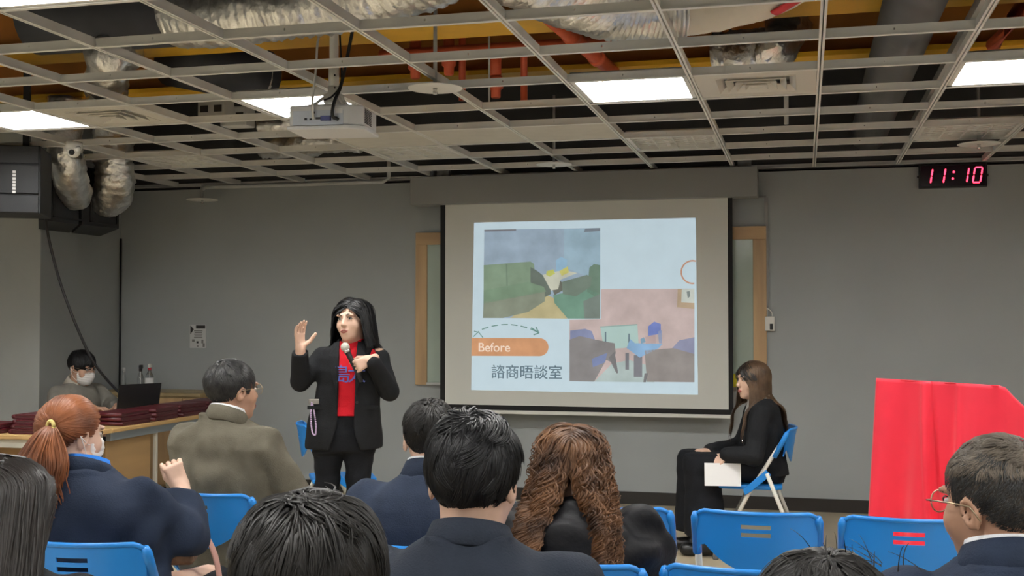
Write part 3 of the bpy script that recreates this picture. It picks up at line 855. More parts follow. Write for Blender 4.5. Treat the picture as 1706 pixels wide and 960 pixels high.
def bottle(px, py, trig, cap, label, band=True, h=.15, w_=.034):
    p = at(px, py, Y=8.70); e = empty('spray_bottle', (p.x, 8.70, ct), R(200)); tag(e, label, 'bottle', 'spray bottles on the cabinet')
    MB().lathe([(.002, .001), (w_, .001), (w_, .012), (w_, h * .72), (w_ * .75, h * .86), (.012, h), (.012, h + .02)], 18).build('bottle', M['clear'], e, True)
    if band: MB().lathe([(w_ + .001, h * .2), (w_ + .0015, h * .21), (w_ + .0015, h * .66), (w_ + .001, h * .67)], 18).build('label_band', M['paper'], e, True)
    MB().lathe([(.014, h + .01), (.015, h + .012), (.015, h + .03), (.012, h + .035)], 12).build('cap', M[cap], e, True)
    MB().box((-.012, -.05, h + .03), (.012, .02, h + .062)).build('spray_head', M[trig], e, False, .005)
    MB().tube([(0, -.035, h + .035), (0, -.045, h + .01), (0, -.04, h - .015)], .005, 8).build('trigger', M[cap], e, True)
    MB().tube([(0, 0, .02), (0, 0, h)], .0025, 6).build('dip_tube', M['white'], e, True)


bottle(234, 645, 'black', 'black', 'clear spray bottle with a black trigger on the cabinet', False, .16, .026)
bottle(249, 647, 'white', 'redp', 'clear spray bottle with a white label and red trigger', True, .17)
p = at(206, 648, Y=8.75); e = empty('tall_bottle', (p.x, 8.75, ct)); tag(e, 'slim clear bottle standing nearest the corner on the cabinet', 'bottle')
MB().lathe([(.002, 0), (.02, 0), (.02, .12), (.012, .15), (.012, .19), (.002, .195)], 14).build('bottle', M['clear'], e, True)
MB().lathe([(.013, .165), (.014, .166), (.014, .196), (.002, .197)], 12).build('cap', M['conduit'], e, True)

# ------------------------------------------------------------------ tables
M['tabletop'] = mat('honey_table_top', (.56, .36, .15), .4, var=.12, vscale=6, stretch=(.15, 1, 1))
M['tabletopy'] = mat('honey_table_top_b', (.56, .36, .15), .4, var=.12, vscale=6, stretch=(1, .15, 1))
M['steel'] = mat('grey_steel_frame', (.33, .37, .40), .35, metal=.6)
M['wsteel'] = mat('white_steel_frame', (.55, .54, .48), .45)
M['modesty'] = mat('modesty_panel_wood', (.40, .25, .11), .5, var=.15, vscale=5, stretch=(.15, .15, 1))


def table(x0, y0, x1, y1, label, longy, z=.74):
    e = empty('folding_table', ((x0 + x1) / 2, (y0 + y1) / 2, 0)); tag(e, label, 'table', 'long folding tables at the side')
    hx, hy = (x1 - x0) / 2, (y1 - y0) / 2
    MB().box((-hx, -hy, z - .028), (hx, hy, z)).build('table_top', M['tabletopy' if longy else 'tabletop'], e, False, .006)
    fr_ = MB()
    for s in (-1, 1):
        if longy: fr_.box((s * (hx - .06) - .02, -hy + .04, z - .085), (s * (hx - .06) + .02, hy - .04, z - .03))
        else: fr_.box((-hx + .04, s * (hy - .06) - .02, z - .085), (hx - .04, s * (hy - .06) + .02, z - .03))
    fr_.build('frame_rail', M['steel'] if longy else M['wsteel'], e, False, .004)
    for sx in (-1, 1):
        for sy in (-1, 1):
            lx, ly = sx * (hx - .07 if longy else hx - .14), sy * (hy - .14 if longy else hy - .07)
            if longy and sy < 0: ly = -hy + .62
            MB().box((lx - .013, ly - .013, .01), (lx + .013, ly + .013, z - .03)).build('leg', M['wsteel'], e, False, .004)
            MB().lathe([(.02, 0), (.022, .004), (.022, .03), (.016, .034)], 10, c=(lx, ly, 0)).build('foot_cap', M['foot'], e)
    if longy: MB().box((hx - .10, -hy + .05, .22), (hx - .085, -hy + .58, z - .09)).build('modesty_panel', M['modesty'], e)
    else: MB().box((-hx + .16, hy - .045, .30), (hx - .16, hy - .03, z - .09)).build('modesty_panel', M['modesty'], e)
    return e


TX1 = -4.36
table(TX1 - .60, 6.60, TX1, 8.40, 'honey wood folding table holding the laptop', True)
table(TX1 - 1.5, 6.10, TX1 + .0, 6.595, 'honey wood folding table beside the pale wall return', False)

# red certificate folders
M['folder'] = mat('maroon_leatherette', (.085, .008, .014), .38, bump=.1, bscale=300)
M['folder2'] = mat('crimson_leatherette', (.20, .008, .02), .4, bump=.1, bscale=300)
M['page'] = mat('folder_page', (.10, .035, .035), .7)
fp = empty('certificate_folder')
fb = MB().prism([(-.16, 0), (.16, 0), (.16, .008), (-.16, .008)], 1, -.115, .115); fb.build('back_cover', M['folder'], fp, False, .002)
MB().box((-.155, -.11, .008), (.157, .11, .019)).build('page_block', M['page'], fp)
MB().box((-.16, -.115, .019), (.16, .115, .028)).build('front_cover', M['folder'], fp, False, .002)
MB().tube([(-.16, -.115, .014), (-.16, .115, .014)], .014, 8).build('spine', M['folder'], fp, True)
GF = 'maroon certificate folders on the tables'
first = True


def folder(x, y, z, rz, label, red=False, tilt=0):
    global first
    o = fp if first else copy_tree(fp)
    first = False
    o.location = (x, y, z); o.rotation_euler = (tilt, 0, rz)
    tag(o, label, 'folder', GF)


def stack(x, y, n, rz, where, step=.030):
    for k in range(n):
        l = ('maroon folder on top of the stack ' if k == n - 1 else 'maroon folder at the bottom of the stack ' if k == 0 else 'maroon folder %s in the stack ' % ('second from the table' if k == 1 else 'third from the table')) + where
        folder(x + random.uniform(-.012, .012), y + random.uniform(-.012, .012), .741 + k * step, rz + R(random.uniform(-3.5, 3.5)), l)


pA = at(48, 716, Z=.74)
stack(-4.62, 6.28, 4, R(4), 'nearest the table corner')
stack(-5.01, 6.26, 2, R(-3), 'by the wall return')
stack(-4.50, 6.93, 3, R(88), 'beside the laptop')
stack(-4.50, 7.30, 3, R(92), 'in front of the laptop')
stack(-4.50, 7.67, 3, R(88), 'mid laptop table')
stack(-4.50, 8.04, 3, R(91), 'at the far table end')

# laptop
lp = Vector((-4.89, 7.60, .742))
e = empty('laptop', lp, R(62)); tag(e, 'open black laptop on the side table', 'laptop')
MB().box((-.17, -.12, 0), (.17, .12, .018)).build('base', M['black'], e, False, .004)
MB().box((-.15, -.02, .018), (.15, .10, .0195)).build('keyboard', M['blackmatte'], e)
tl = Matrix.Translation((0, -.12, .015)) @ Matrix.Rotation(R(12), 4, 'X')
MB().box((-.17, -.008, 0), (.17, 0, .225), mtx=tl).build('lid', M['black'], e, False, .003)
MB().box((-.16, .0, .012), (.16, .001, .215), mtx=tl).build('display', mat('laptop_display', (.02, .02, .02), .2, emit=(.6, .7, .9), estr=.25), e)


# ------------------------------------------------------------------ folding chairs
def make_chair():
    e = empty('folding_chair')
    # backrest: curved shell with two slots, built as a grid in (u along width, v along height)
    nu, nv = 29, 15; hw = .205; zt, top = .79, .79
    def bot(u): return .79 - .085 - .125 * (1 - abs(u) ** 2.2)     # lower edge, deeper in the middle
    def pos(u, v, off):
        z0 = bot(u) if abs(u) < .9 else lerp(bot(.9), .79 - .16, (abs(u) - .9) / .1)
        z = lerp(z0, top - .012 * max(0, abs(u) - .86) / .14, v)
        y = -.235 - .055 * (1 - u * u) + .30 * (0.79 - z) * .55
        return Vector((u * hw, y + off, z))
    b = MB(); idx = {}
    us = [-1 + 2 * i / (nu - 1) for i in range(nu)]; vs_ = [j / (nv - 1) for j in range(nv)]
    def hole(u, v):
        z = pos(u, v, 0).z
        return abs(u + .0) < .24 and (.715 < z < .728 or .690 < z < .703)
    rows = []
    zl = [.0] 
    for off in (0, .006):
        for i, u in enumerate(us):
            for j, v in enumerate(vs_):
                idx[(off, i, j)] = len(b.v); b.v.append(tuple(pos(u, v, off)))
    def q(a_, b2, c_, d_): b.f.append((a_, b2, c_, d_)); b.m.append(0)
    for i in range(nu - 1):
        for j in range(nv - 1):
            g = lambda o, x, y: idx[(o, x, y)]
            q(g(0, i, j), g(0, i + 1, j), g(0, i + 1, j + 1), g(0, i, j + 1))
            q(g(.006, i, j), g(.006, i, j + 1), g(.006, i + 1, j + 1), g(.006, i + 1, j))
    for i in range(nu - 1):
        q(idx[(0, i, 0)], idx[(.006, i, 0)], idx[(.006, i + 1, 0)], idx[(0, i + 1, 0)])
        q(idx[(0, i, nv - 1)], idx[(0, i + 1, nv - 1)], idx[(.006, i + 1, nv - 1)], idx[(.006, i, nv - 1)])
    o = b.build('backrest', M['blue'], e, True)
    # cut the two slots
    for k, zz in enumerate((.742, .714)):
        c = MB().box((-.05, -.5, zz - .0075), (.05, .0, zz + .0075)).build('cut_tmp', M['blue'])
        mo = o.modifiers.new('slot%d' % k, 'BOOLEAN'); mo.object = c; mo.solver = 'EXACT'
    dg = bpy.context.evaluated_depsgraph_get()
    me = bpy.data.meshes.new_from_object(o.evaluated_get(dg))
    o.modifiers.clear(); o.data = me; me.name = 'backrest'
    for c in [x for x in bpy.data.objects if x.name.startswith('cut_tmp')]: bpy.data.objects.remove(c)
    me.materials.clear(); me.materials.append(M['blue'])
    smooth_by_angle(o, 35)
    # rounded top rim and sleeves
    rim = [pos(u, 1, .003) + Vector((0, 0, -.002 if abs(u) < .95 else -.008)) for u in us]
    MB().tube(rim, .008, 8).build('top_rim', M['blue'], e, True)
    for s in (-1, 1):
        sl = [Vector((s * .207, -.233, .778)), Vector((s * .209, -.225, .76)), Vector((s * .209, -.152, .625))]
        MB().tube(sl, [.011, .0165, .0165], 10).build('sleeve', M['blue'], e, True)
        MB().tube([(s * .207, -.225, .76), (s * .207, .0, .40), (s * .207, .19, .02)], .0125, 10).build('front_leg', M['leg'], e, True)
        MB().tube([(s * .232, -.11, .53), (s * .232, -.22, .25), (s * .232, -.31, .02)], .0125, 10).build('rear_leg', M['leg'], e, True)
        for y in (.195, -.313):
            x = s * (.207 if y > 0 else .232)
            MB().lathe([(.017, 0), (.019, .006), (.017, .035), (.013, .04)], 10, c=(x, y, 0)).build('foot', M['foot'], e, True)
        MB().prism([(-.135, .52), (-.105, .55), (.03, .43), (.02, .395), (-.02, .42)], 0, s * .222 - .008, s * .222 + .008).build('side_bracket', M['blue'], e, False, .003)
    # seat
    b = MB(); n = 12; pts = []
    W2, D0, D1 = .195, -.20, .205
    prof = [(-W2, D0 + .04), (-W2 + .03, D0), (W2 - .03, D0), (W2, D0 + .04), (W2, D1 - .05), (W2 - .05, D1), (-W2 + .05, D1), (-W2, D1 - .05)]
    b.prism([(x, y) for x, y in prof], 2, .425, .452)
    b.build('seat', M['blue'], e, False, .008)
    MB().tube([(-.232, -.255, .16), (.232, -.255, .16)], .008, 8).build('rear_crossbar', M['leg'], e, True)
    MB().tube([(-.205, .11, .17), (.205, .11, .17)], .008, 8).build('front_crossbar', M['leg'], e, True)
    return e


CH = make_chair(); chair_first = True
GC = 'blue plastic folding chairs'


def chair(x, y, rz, label):
    """x, y: floor point under the seat centre"""
    global chair_first
    o = CH if chair_first else copy_tree(CH)
    chair_first = False
    o.location = (x, y, 0); o.rotation_euler = (0, 0, R(rz))
    tag(o, label, 'chair', GC); return o


def back_at(px, py, rz, label, z=.79):
    """place a chair by the photo pixel of the top middle of its backrest"""
    p = at(px, py, Z=z); off = Matrix.Rotation(R(rz), 3, 'Z') @ Vector((0, -.27, 0))
    return chair(p.x - off.x, p.y - off.y, rz, label)


back_at(1259, 855, 0, 'empty blue folding chair between the seated woman and the red cloth')
back_at(1514, 866, 0, 'empty blue folding chair with the red cloth showing through its slots')
back_at(1015, 846, 0, 'blue folding chair in front of the woman with curly brown hair')
back_at(764, 832, 0, 'blue folding chair hidden in front of the two navy suited men')
ch_curl = back_at(938, 941, 0, 'blue folding chair under the woman in the black hooded coat')
back_at(1236, 950, 0, 'empty blue folding chair behind the first empty row')
ch_gray = back_at(372, 817, -14, 'blue folding chair under the man in the grey-brown suit')
ch_pony = back_at(122, 906, 6, 'blue folding chair under the ponytailed woman in navy')
# ------------------------------------------------------------------ people: smooth volumes -> surface nets
F32 = np.float32


def V3(*a): return np.array(a, dtype=float)


class Vol:
    def __init__(s, lo, hi, h):
        s.h = h; s.lo = np.array(lo, float)
        n = np.ceil((np.array(hi, float) - s.lo) / h).astype(int) + 1
        s.ax = [(s.lo[i] + np.arange(n[i]) * h).astype(F32) for i in range(3)]
        s.v = np.full(n, .12, F32)

    def reg(s, lo, hi):
        sl = []
        for i in range(3):
            a = int(np.searchsorted(s.ax[i], lo[i])); b = int(np.searchsorted(s.ax[i], hi[i]))
            if b - a < 1: return None
            sl.append(slice(a, b))
        g = [s.ax[0][sl[0]][:, None, None], s.ax[1][sl[1]][None, :, None], s.ax[2][sl[2]][None, None, :]]
        return tuple(sl), g

    def comb(s, sl, d, k, op):
        a = s.v[sl]
        if op == 'add':
            h = np.clip(.5 + .5 * (d - a) / k, 0, 1); s.v[sl] = d * (1 - h) + a * h - k * h * (1 - h)
        else:
            d = -d; h = np.clip(.5 - .5 * (d - a) / k, 0, 1); s.v[sl] = d * (1 - h) + a * h + k * h * (1 - h)

    def cap(s, a, ra, b, rb=None, k=.02, op='add', flat=None):
        a = np.array(a, float); b = np.array(b, float); rb = ra if rb is None else rb
        m = max(ra, rb) + k + 2 * s.h
        q = s.reg(np.minimum(a, b) - m, np.maximum(a, b) + m)
        if q is None: return s
        sl, (X, Y, Z) = q; ba = b - a; L = float(ba @ ba) + 1e-12
        px, py, pz = X - a[0], Y - a[1], Z - a[2]
        t = np.clip((px * ba[0] + py * ba[1] + pz * ba[2]) / L, 0, 1)
        d = np.sqrt((px - t * ba[0]) ** 2 + (py - t * ba[1]) ** 2 + (pz - t * ba[2]) ** 2) - (ra + (rb - ra) * t)
        s.comb(sl, d.astype(F32), k, op); return s

    def ell(s, c, r, k=.02, rot=None, op='add', expo=2.0):
        c = np.array(c, float); r = np.array(r, float); m = r.max() + k + 2 * s.h
        q = s.reg(c - m, c + m)
        if q is None: return s
        sl, (X, Y, Z) = q; px, py, pz = X - c[0], Y - c[1], Z - c[2]
        if rot is not None:
            A = np.array(rot.to_3x3() if hasattr(rot, 'to_3x3') else rot).T
            px, py, pz = A[0, 0] * px + A[0, 1] * py + A[0, 2] * pz, A[1, 0] * px + A[1, 1] * py + A[1, 2] * pz, A[2, 0] * px + A[2, 1] * py + A[2, 2] * pz
        e = (np.abs(px / r[0]) ** expo + np.abs(py / r[1]) ** expo + np.abs(pz / r[2]) ** expo) ** (1 / expo)
        if expo == 2.0:
            g = np.sqrt((px / r[0] ** 2) ** 2 + (py / r[1] ** 2) ** 2 + (pz / r[2] ** 2) ** 2) + 1e-9
            d = e * (e - 1) / g
        else: d = (e - 1) * r.min()
        s.comb(sl, d.astype(F32), k, op); return s

    def loft(s, tab, k=.02, infl=0.0, expo=2.4, op='add'):
        """tab rows: z, cx, cy, half width, half depth"""
        T = np.array(tab, float); m = T[:, 3].max() + infl + k + .03
        q = s.reg((T[:, 1].min() - m, T[:, 2].min() - m, T[0, 0] - .04 - infl), (T[:, 1].max() + m, T[:, 2].max() + m, T[-1, 0] + .04 + infl))
        if q is None: return s
        sl, (X, Y, Z) = q
        z = Z.ravel()
        f = lambda j: np.interp(z, T[:, 0], T[:, j]).astype(F32)[None, None, :]
        a = f(3) + infl; b = f(4) + infl
        px, py = X - f(1), Y - f(2)
        e = (np.abs(px / a) ** expo + np.abs(py / b) ** expo) ** (1 / expo)
        d = (e - 1) * np.minimum(a, b)
        d = np.maximum(d, np.maximum(T[0, 0] - infl * .3 - Z, Z - T[-1, 0] - infl * .3))
        s.comb(sl, d.astype(F32), k, op); return s

    def field(s, fn):
        """fn(X,Y,Z,v) -> new v on the whole grid"""
        X, Y, Z = s.ax[0][:, None, None], s.ax[1][None, :, None], s.ax[2][None, None, :]
        s.v = np.asarray(fn(X, Y, Z, s.v), F32); return s

    def mesh(s):
        v = s.v.copy()
        for i in range(3):     # close the border
            sl = [slice(None)] * 3; sl[i] = 0; v[tuple(sl)] = np.maximum(v[tuple(sl)], s.h * .5); sl[i] = -1; v[tuple(sl)] = np.maximum(v[tuple(sl)], s.h * .5)
        ins = v < 0; n = np.array(v.shape)
        c8 = [(i, j, k) for i in (0, 1) for j in (0, 1) for k in (0, 1)]
        cnt = np.zeros(n - 1, np.int8)
        for i, j, k in c8: cnt += ins[i:n[0] - 1 + i, j:n[1] - 1 + j, k:n[2] - 1 + k]
        act = (cnt > 0) & (cnt < 8)
        I = np.argwhere(act); ids = np.full(n - 1, -1, np.int64); ids[act] = np.arange(len(I))
        acc = np.zeros((len(I), 3)); w = np.zeros(len(I))
        cv = {c: v[I[:, 0] + c[0], I[:, 1] + c[1], I[:, 2] + c[2]].astype(float) for c in c8}
        for a in c8:
            for ax in range(3):
                if a[ax]: continue
                b = list(a); b[ax] = 1; b = tuple(b)
                x, y = cv[a], cv[b]; mk = (x < 0) != (y < 0)
                t = np.where(mk, x / np.where(mk, x - y, 1), 0)
                p = np.tile(np.array(a, float), (len(I), 1)); p[:, ax] = t
                acc += p * mk[:, None]; w += mk
        verts = s.lo + (I + acc / w[:, None]) * s.h
        quads = []
        for ax in range(3):
            u, v_ = (ax + 1) % 3, (ax + 2) % 3
            sl0 = [slice(None)] * 3; sl1 = [slice(None)] * 3
            sl0[ax] = slice(0, -1); sl1[ax] = slice(1, None)
            a = ins[tuple(sl0)]; b = ins[tuple(sl1)]
            E = np.argwhere(a != b); E = E[(E[:, u] > 0) & (E[:, v_] > 0) & (E[:, u] < n[u] - 1) & (E[:, v_] < n[v_] - 1)]
            sg = a[E[:, 0], E[:, 1], E[:, 2]]
            def cell(du, dv):
                q = E.copy(); q[:, u] += du; q[:, v_] += dv; return ids[q[:, 0], q[:, 1], q[:, 2]]
            q = np.stack([cell(-1, -1), cell(0, -1), cell(0, 0), cell(-1, 0)], 1)
            q[~sg] = q[~sg][:, ::-1]; quads.append(q)
        quads = np.concatenate(quads)
        return verts, quads[(quads >= 0).all(1)]


def join(parts):
    vs, fs, o = [], [], 0
    for v, f in parts: vs.append(v); fs.append(f + o); o += len(v)
    return np.concatenate(vs), np.concatenate(fs)


def wrinkle(amp, sc, seed, aniso=(1, 1, 1)):
    rg = np.random.RandomState(seed); W = [(rg.normal(size=3) * sc * rg.uniform(.6, 1.6) * np.array(aniso), rg.uniform(0, 6.28)) for _ in range(7)]
    def fn(X, Y, Z, v):
        s = 0
        wx = .012 * np.sin(Z * 31 + X * 17); wy = .012 * np.sin(X * 27 + Z * 13)
        for d, p in W: s = s + np.sin(d[0] * (X + wx) + d[1] * (Y + wy) + d[2] * Z + p)
        return v + (amp / 2.6) * s.astype(F32)
    return fn


# ------------------------------------------------------------------ hair strands
def strands_mesh(name, P, rad, m, parent, centre):
    """P (N,S,3) strand points; rad (N,S): every strand a thin roof-shaped blade, ridge outwards"""
    N, Sg, _ = P.shape
    T = np.gradient(P, axis=1); T /= np.linalg.norm(T, axis=2, keepdims=True) + 1e-9
    O = P - centre; O[..., 2] = np.where(O[..., 2] < 0, O[..., 2] * .1, O[..., 2])
    O -= (O * T).sum(2, keepdims=True) * T; O /= np.linalg.norm(O, axis=2, keepdims=True) + 1e-9
    A = np.cross(T, O); r = rad[..., None]
    Vt = np.stack([P - A * r * 1.35 - O * r * .45, P + O * r * .75, P + A * r * 1.35 - O * r * .45], 2).reshape(-1, 3)
    i = (np.arange(N)[:, None] * Sg + np.arange(Sg - 1)[None, :]).reshape(-1)
    fs = [np.stack([i * 3 + k, (i + 1) * 3 + k, (i + 1) * 3 + k + 1, i * 3 + k + 1], 1) for k in (0, 1)]
    o = mesh_np(name, Vt, np.concatenate(fs), m, parent, True); o['kind'] = 'stuff'; return o


def noise3(n, sc, seed):
    rg = np.random.RandomState(seed); s = 0
    for _ in range(6):
        d = rg.normal(size=3) * sc; s = s + np.sin(n @ d + rg.uniform(0, 6.28))
    return s / 2.4


HC = V3(0, -.012, .030)                # hair ellipsoid in the head frame
HR = V3(.083, .103, .093)


def scalp_roots(N, seed, keep):
    rg = np.random.RandomState(seed); n = rg.normal(size=(N * 4, 3)); n /= np.linalg.norm(n, axis=1, keepdims=True)
    p = HC + n * HR; n = n[keep(p)][:N]
    return n, rg


def hairline(p, back=-.075, front=.058, side=.005):
    z = np.where(p[:, 1] > .03, side + (front - side) * np.clip((p[:, 1] - .03) / .045, 0, 1), np.where(p[:, 1] > -.02, side, side + (back - side) * np.clip((-.02 - p[:, 1]) / .05, 0, 1)))
    return p[:, 2] > z


def short_hair(N, seed, length=.06, lift=.06, mess=.5, whorl=(0, -.55, .83), back=-.075, front=.058, side=.005, r0=.0016, scale=1.0, clump=7, steps=8, lock=.75, top=1.0):
    n, rg = scalp_roots(N, seed, lambda p: hairline(p, back, front, side) & (p[:, 2] < top + .03 * np.sin(p[:, 0] * 60)))
    w = np.array(whorl) / np.linalg.norm(whorl); N = len(n)
    ang = mess * noise3(n, clump, seed + 1) + mess * .35 * rg.normal(size=N)
    L = length * (.75 + .5 * rg.rand(N)) * (.55 + .45 * np.clip((n[:, 2] + .6) / 1.0, 0, 1))
    lf = lift * (.3 + .7 * rg.rand(N)) * (1 + .9 * noise3(n, clump * .8, seed + 2)).clip(.1, 2.2) * np.clip(.35 + .8 * n[:, 2], .15, 1)
    cw = np.clip((n @ w - .86) / .14, 0, 1); ang = ang + cw * .8 * rg.normal(size=N); lf = lf * (1 + .2 * cw)
    P = [HC + n * HR * .985]; cur = n.copy()
    for i in range(1, steps):
        t = (cur @ w)[:, None] * cur - w; t[:, 2] -= .25; t -= (t * cur).sum(1, keepdims=True) * cur
        t /= np.linalg.norm(t, axis=1, keepdims=True) + 1e-6
        bt = np.cross(cur, t)
        a = ang * (i / steps) ** .5
        d = t * np.cos(a)[:, None] + bt * np.sin(a)[:, None]
        cur = cur + d * (L / (steps - 1) / .095)[:, None]; cur /= np.linalg.norm(cur, axis=1, keepdims=True)
        f = i / (steps - 1)
        P.append(HC + cur * HR * (1 + (lf * (f * (1.6 - .9 * f)))[:, None]))
    P = np.stack(P, 1)
    tt = np.linspace(0, 1, steps)
    K = max(20, N // 26); gi = rg.choice(N, K, replace=False)      # gather strands into locks
    near = np.concatenate([((n[a:a + 800, None, :] - n[None, gi, :]) ** 2).sum(2).argmin(1) for a in range(0, N, 800)])
    G = P[gi[near]]; bl = (lock * tt ** 1.1)[None, :, None]
    P = P + (G + (P[:, :1] - G[:, :1]) * .35 - P) * bl
    rad = r0 * (1 - .75 * tt ** 2)[None, :] * (.7 + .6 * rg.rand(N))[:, None]
    return P, rad


def long_hair(N, seed, length, part_x=0.0, waves=0.0, wfreq=30.0, solids=(), front=.04, fall=(0, -.15, -1), back_only=False, r0=.0017, steps=26, puff=.03, spread=0.0, lenvar=.3, clumps=60, behind=0.0, fork=0.0, fwd=0.0):
    """strands from the scalp, falling over the shoulders; solids: ellipsoids (centre, radii) to slide on (head frame)"""
    n, rg = scalp_roots(N, seed, lambda p: hairline(p, -.06, front + .02, -.0) & ((p[:, 1] < .055) | (p[:, 2] > .06)))
    N = len(n); cl = rg.randint(0, clumps, N)
    pts = [HC + n * HR * .99]; p = pts[0].copy()
    sgn = np.where(p[:, 0] > part_x, 1.0, -1.0)
    L = length * (1 - lenvar * rg.rand(N)); ds = L / (steps - 1)
    pf = puff * (.2 + .8 * rg.rand(N))
    f = np.array(fall, float); f /= np.linalg.norm(f)
    for i in range(1, steps):
        q = (p - HC) / HR; e = np.linalg.norm(q, axis=1); nn = q / HR; nn /= np.linalg.norm(nn, axis=1, keepdims=True)
        top = np.clip((q[:, 2] / np.maximum(e, 1e-6) - .35) / .5, 0, 1)
        d = np.tile(f, (N, 1)); d[:, 0] += sgn * (top * 1.6 + spread); d[:, 1] -= behind * (p[:, 1] > -.02) * (1 - top)
        d[:, 0] += sgn * fork * np.clip((-.02 - p[:, 2]) / .1, 0, 1) * np.clip((.09 - np.abs(p[:, 0])) / .09, 0, 1)
        near = (e < 1.12)[:, None]
        dn = (d * nn).sum(1, keepdims=True)
        d = np.where(near, d - np.minimum(dn, 0) * nn - np.maximum(dn, 0) * nn * .3, d)
        d /= np.linalg.norm(d, axis=1, keepdims=True) + 1e-6
        p = p + d * ds[:, None]
        q = (p - HC) / HR; e = np.linalg.norm(q, axis=1); lim = 1 + pf * min(1, i / 5)
        p = np.where((e < lim)[:, None], HC + q / e[:, None] * lim[:, None] * HR, p)
        for c, r in solids:
            q = (p - c) / r; e = np.linalg.norm(q, axis=1); lim = 1 + pf * 1.2
            yz = np.maximum(q[:, 1] ** 2 + q[:, 2] ** 2, 1e-6); k = np.sqrt(np.maximum(lim ** 2 - q[:, 0] ** 2, 1e-4) / yz)
            q2 = q.copy(); q2[:, 1:] *= k[:, None]
            p = np.where((e < lim)[:, None], c + q2 * r, p)
        fm = (p[:, 1] > .012) & (p[:, 2] < .072) & (np.abs(p[:, 0]) < .085) & (p[:, 2] > -.16)
        p[:, 0] = np.where(fm, sgn * np.minimum(np.abs(p[:, 0]) + .014, .088), p[:, 0]); p[:, 1] = np.where(fm, p[:, 1] - .006 - fwd, p[:, 1])
        pts.append(p.copy())
    P = np.stack(pts, 1)
    if waves:
        s = np.linspace(0, 1, steps)[None, :] * L[:, None]
        ph = (rg.rand(clumps) * 6.28)[cl][:, None] + rg.normal(size=(N, 1)) * .5
        fr = wfreq * (.8 + .4 * rg.rand(clumps))[cl][:, None]
        am = waves * np.clip(s / (length * .35), 0, 1) * (.5 + rg.rand(N))[:, None]
        P[..., 0] += am * np.sin(fr * s + ph); P[..., 1] += am * .7 * np.cos(fr * s + ph * 1.3); P[..., 2] += am * .25 * np.sin(fr * .7 * s + ph)
    tt = np.linspace(0, 1, steps)
    rad = r0 * (1 - .7 * tt ** 3)[None, :] * (.7 + .6 * rg.rand(N))[:, None]
    return P, rad


# ------------------------------------------------------------------ materials for people
def cloth(nm, c, rough=.85, bump=.25, bs=220, var=.10, vs=18): return mat(nm, c, rough, var=var, vscale=vs, bump=bump, bscale=bs, spec=.25)


M['skin'] = mat('skin_warm', (.56, .33, .23), .5, var=.06, vscale=14)
M['skin2'] = mat('skin_fair', (.66, .43, .32), .5, var=.06, vscale=14)
M['skin3'] = mat('skin_tan', (.46, .26, .17), .5, var=.08, vscale=14)
M['lip'] = mat('lips', (.42, .12, .10), .4)
M['eyew'] = mat('eye_white', (.75, .74, .72), .2); M['iris'] = mat('iris_dark', (.012, .008, .006), .15)
M['hblack'] = mat('hair_black', (.005, .005, .006), .42, var=.35, vscale=30, spec=.32)
M['hsoft'] = mat('hair_soft_black', (.010, .0088, .0078), .45, var=.4, vscale=24, spec=.30)
M['hbrown'] = mat('hair_dark_brown', (.012, .008, .006), .42, var=.4, vscale=26, spec=.45)
M['hcurl'] = mat('hair_chestnut', (.036, .016, .008), .45, var=.1, vscale=12, col2=(.165, .074, .030), spec=.3)
M['hpony'] = mat('hair_copper', (.085, .027, .012), .42, var=.1, vscale=10, col2=(.30, .10, .036), spec=.3)
M['hash'] = mat('hair_ash_brown', (.05, .028, .016), .42, var=.1, vscale=10, col2=(.16, .10, .058), spec=.35)
M['hgrey'] = mat('hair_salt_pepper', (.008, .008, .009), .4, var=.1, vscale=30, col2=(.045, .044, .042), spec=.4)
M['hthin'] = mat('hair_thin_grey', (.085, .070, .055), .55, var=.1, vscale=26, col2=(.15, .12, .09), spec=.35)
M['navy'] = cloth('navy_suit_wool', (.024, .035, .063)); M['navy2'] = cloth('dark_navy_suit_wool', (.019, .025, .038))
M['navy3'] = cloth('midnight_jacket_cotton', (.017, .026, .050), vs=10)
M['taupe'] = cloth('taupe_suit_wool', (.128, .115, .086)); M['blackc'] = cloth('black_blazer', (.012, .013, .015))
M['blackp'] = cloth('black_trousers', (.008, .009, .012)); M['puff'] = mat('black_padded_nylon', (.006, .006, .008), .6, var=.15, vscale=12, bump=.3, bscale=40, spec=.25)
M['shirtw'] = cloth('white_shirt', (.78, .79, .82), var=.02); M['redshirt'] = cloth('red_tshirt', (.62, .012, .025), var=.06)
M['blueshirt'] = cloth('royal_blue_shirt', (.02, .16, .55), var=.05); M['greyshirt'] = cloth('olive_grey_shirt', (.20, .19, .165))
M['cream_c'] = cloth('cream_collar', (.46, .43, .37)); M['greyknit'] = cloth('light_grey_knit', (.42, .41, .38), bs=120)
M['mask'] = mat('white_face_mask', (.78, .76, .74), .75); M['wire'] = mat('gold_wire', (.45, .36, .24), .3, metal=.9)
M['lens'] = mat('glass_lens', (.8, .85, .85), .05, alpha=.14); M['shoe'] = mat('black_shoe', (.01, .01, .01), .35)


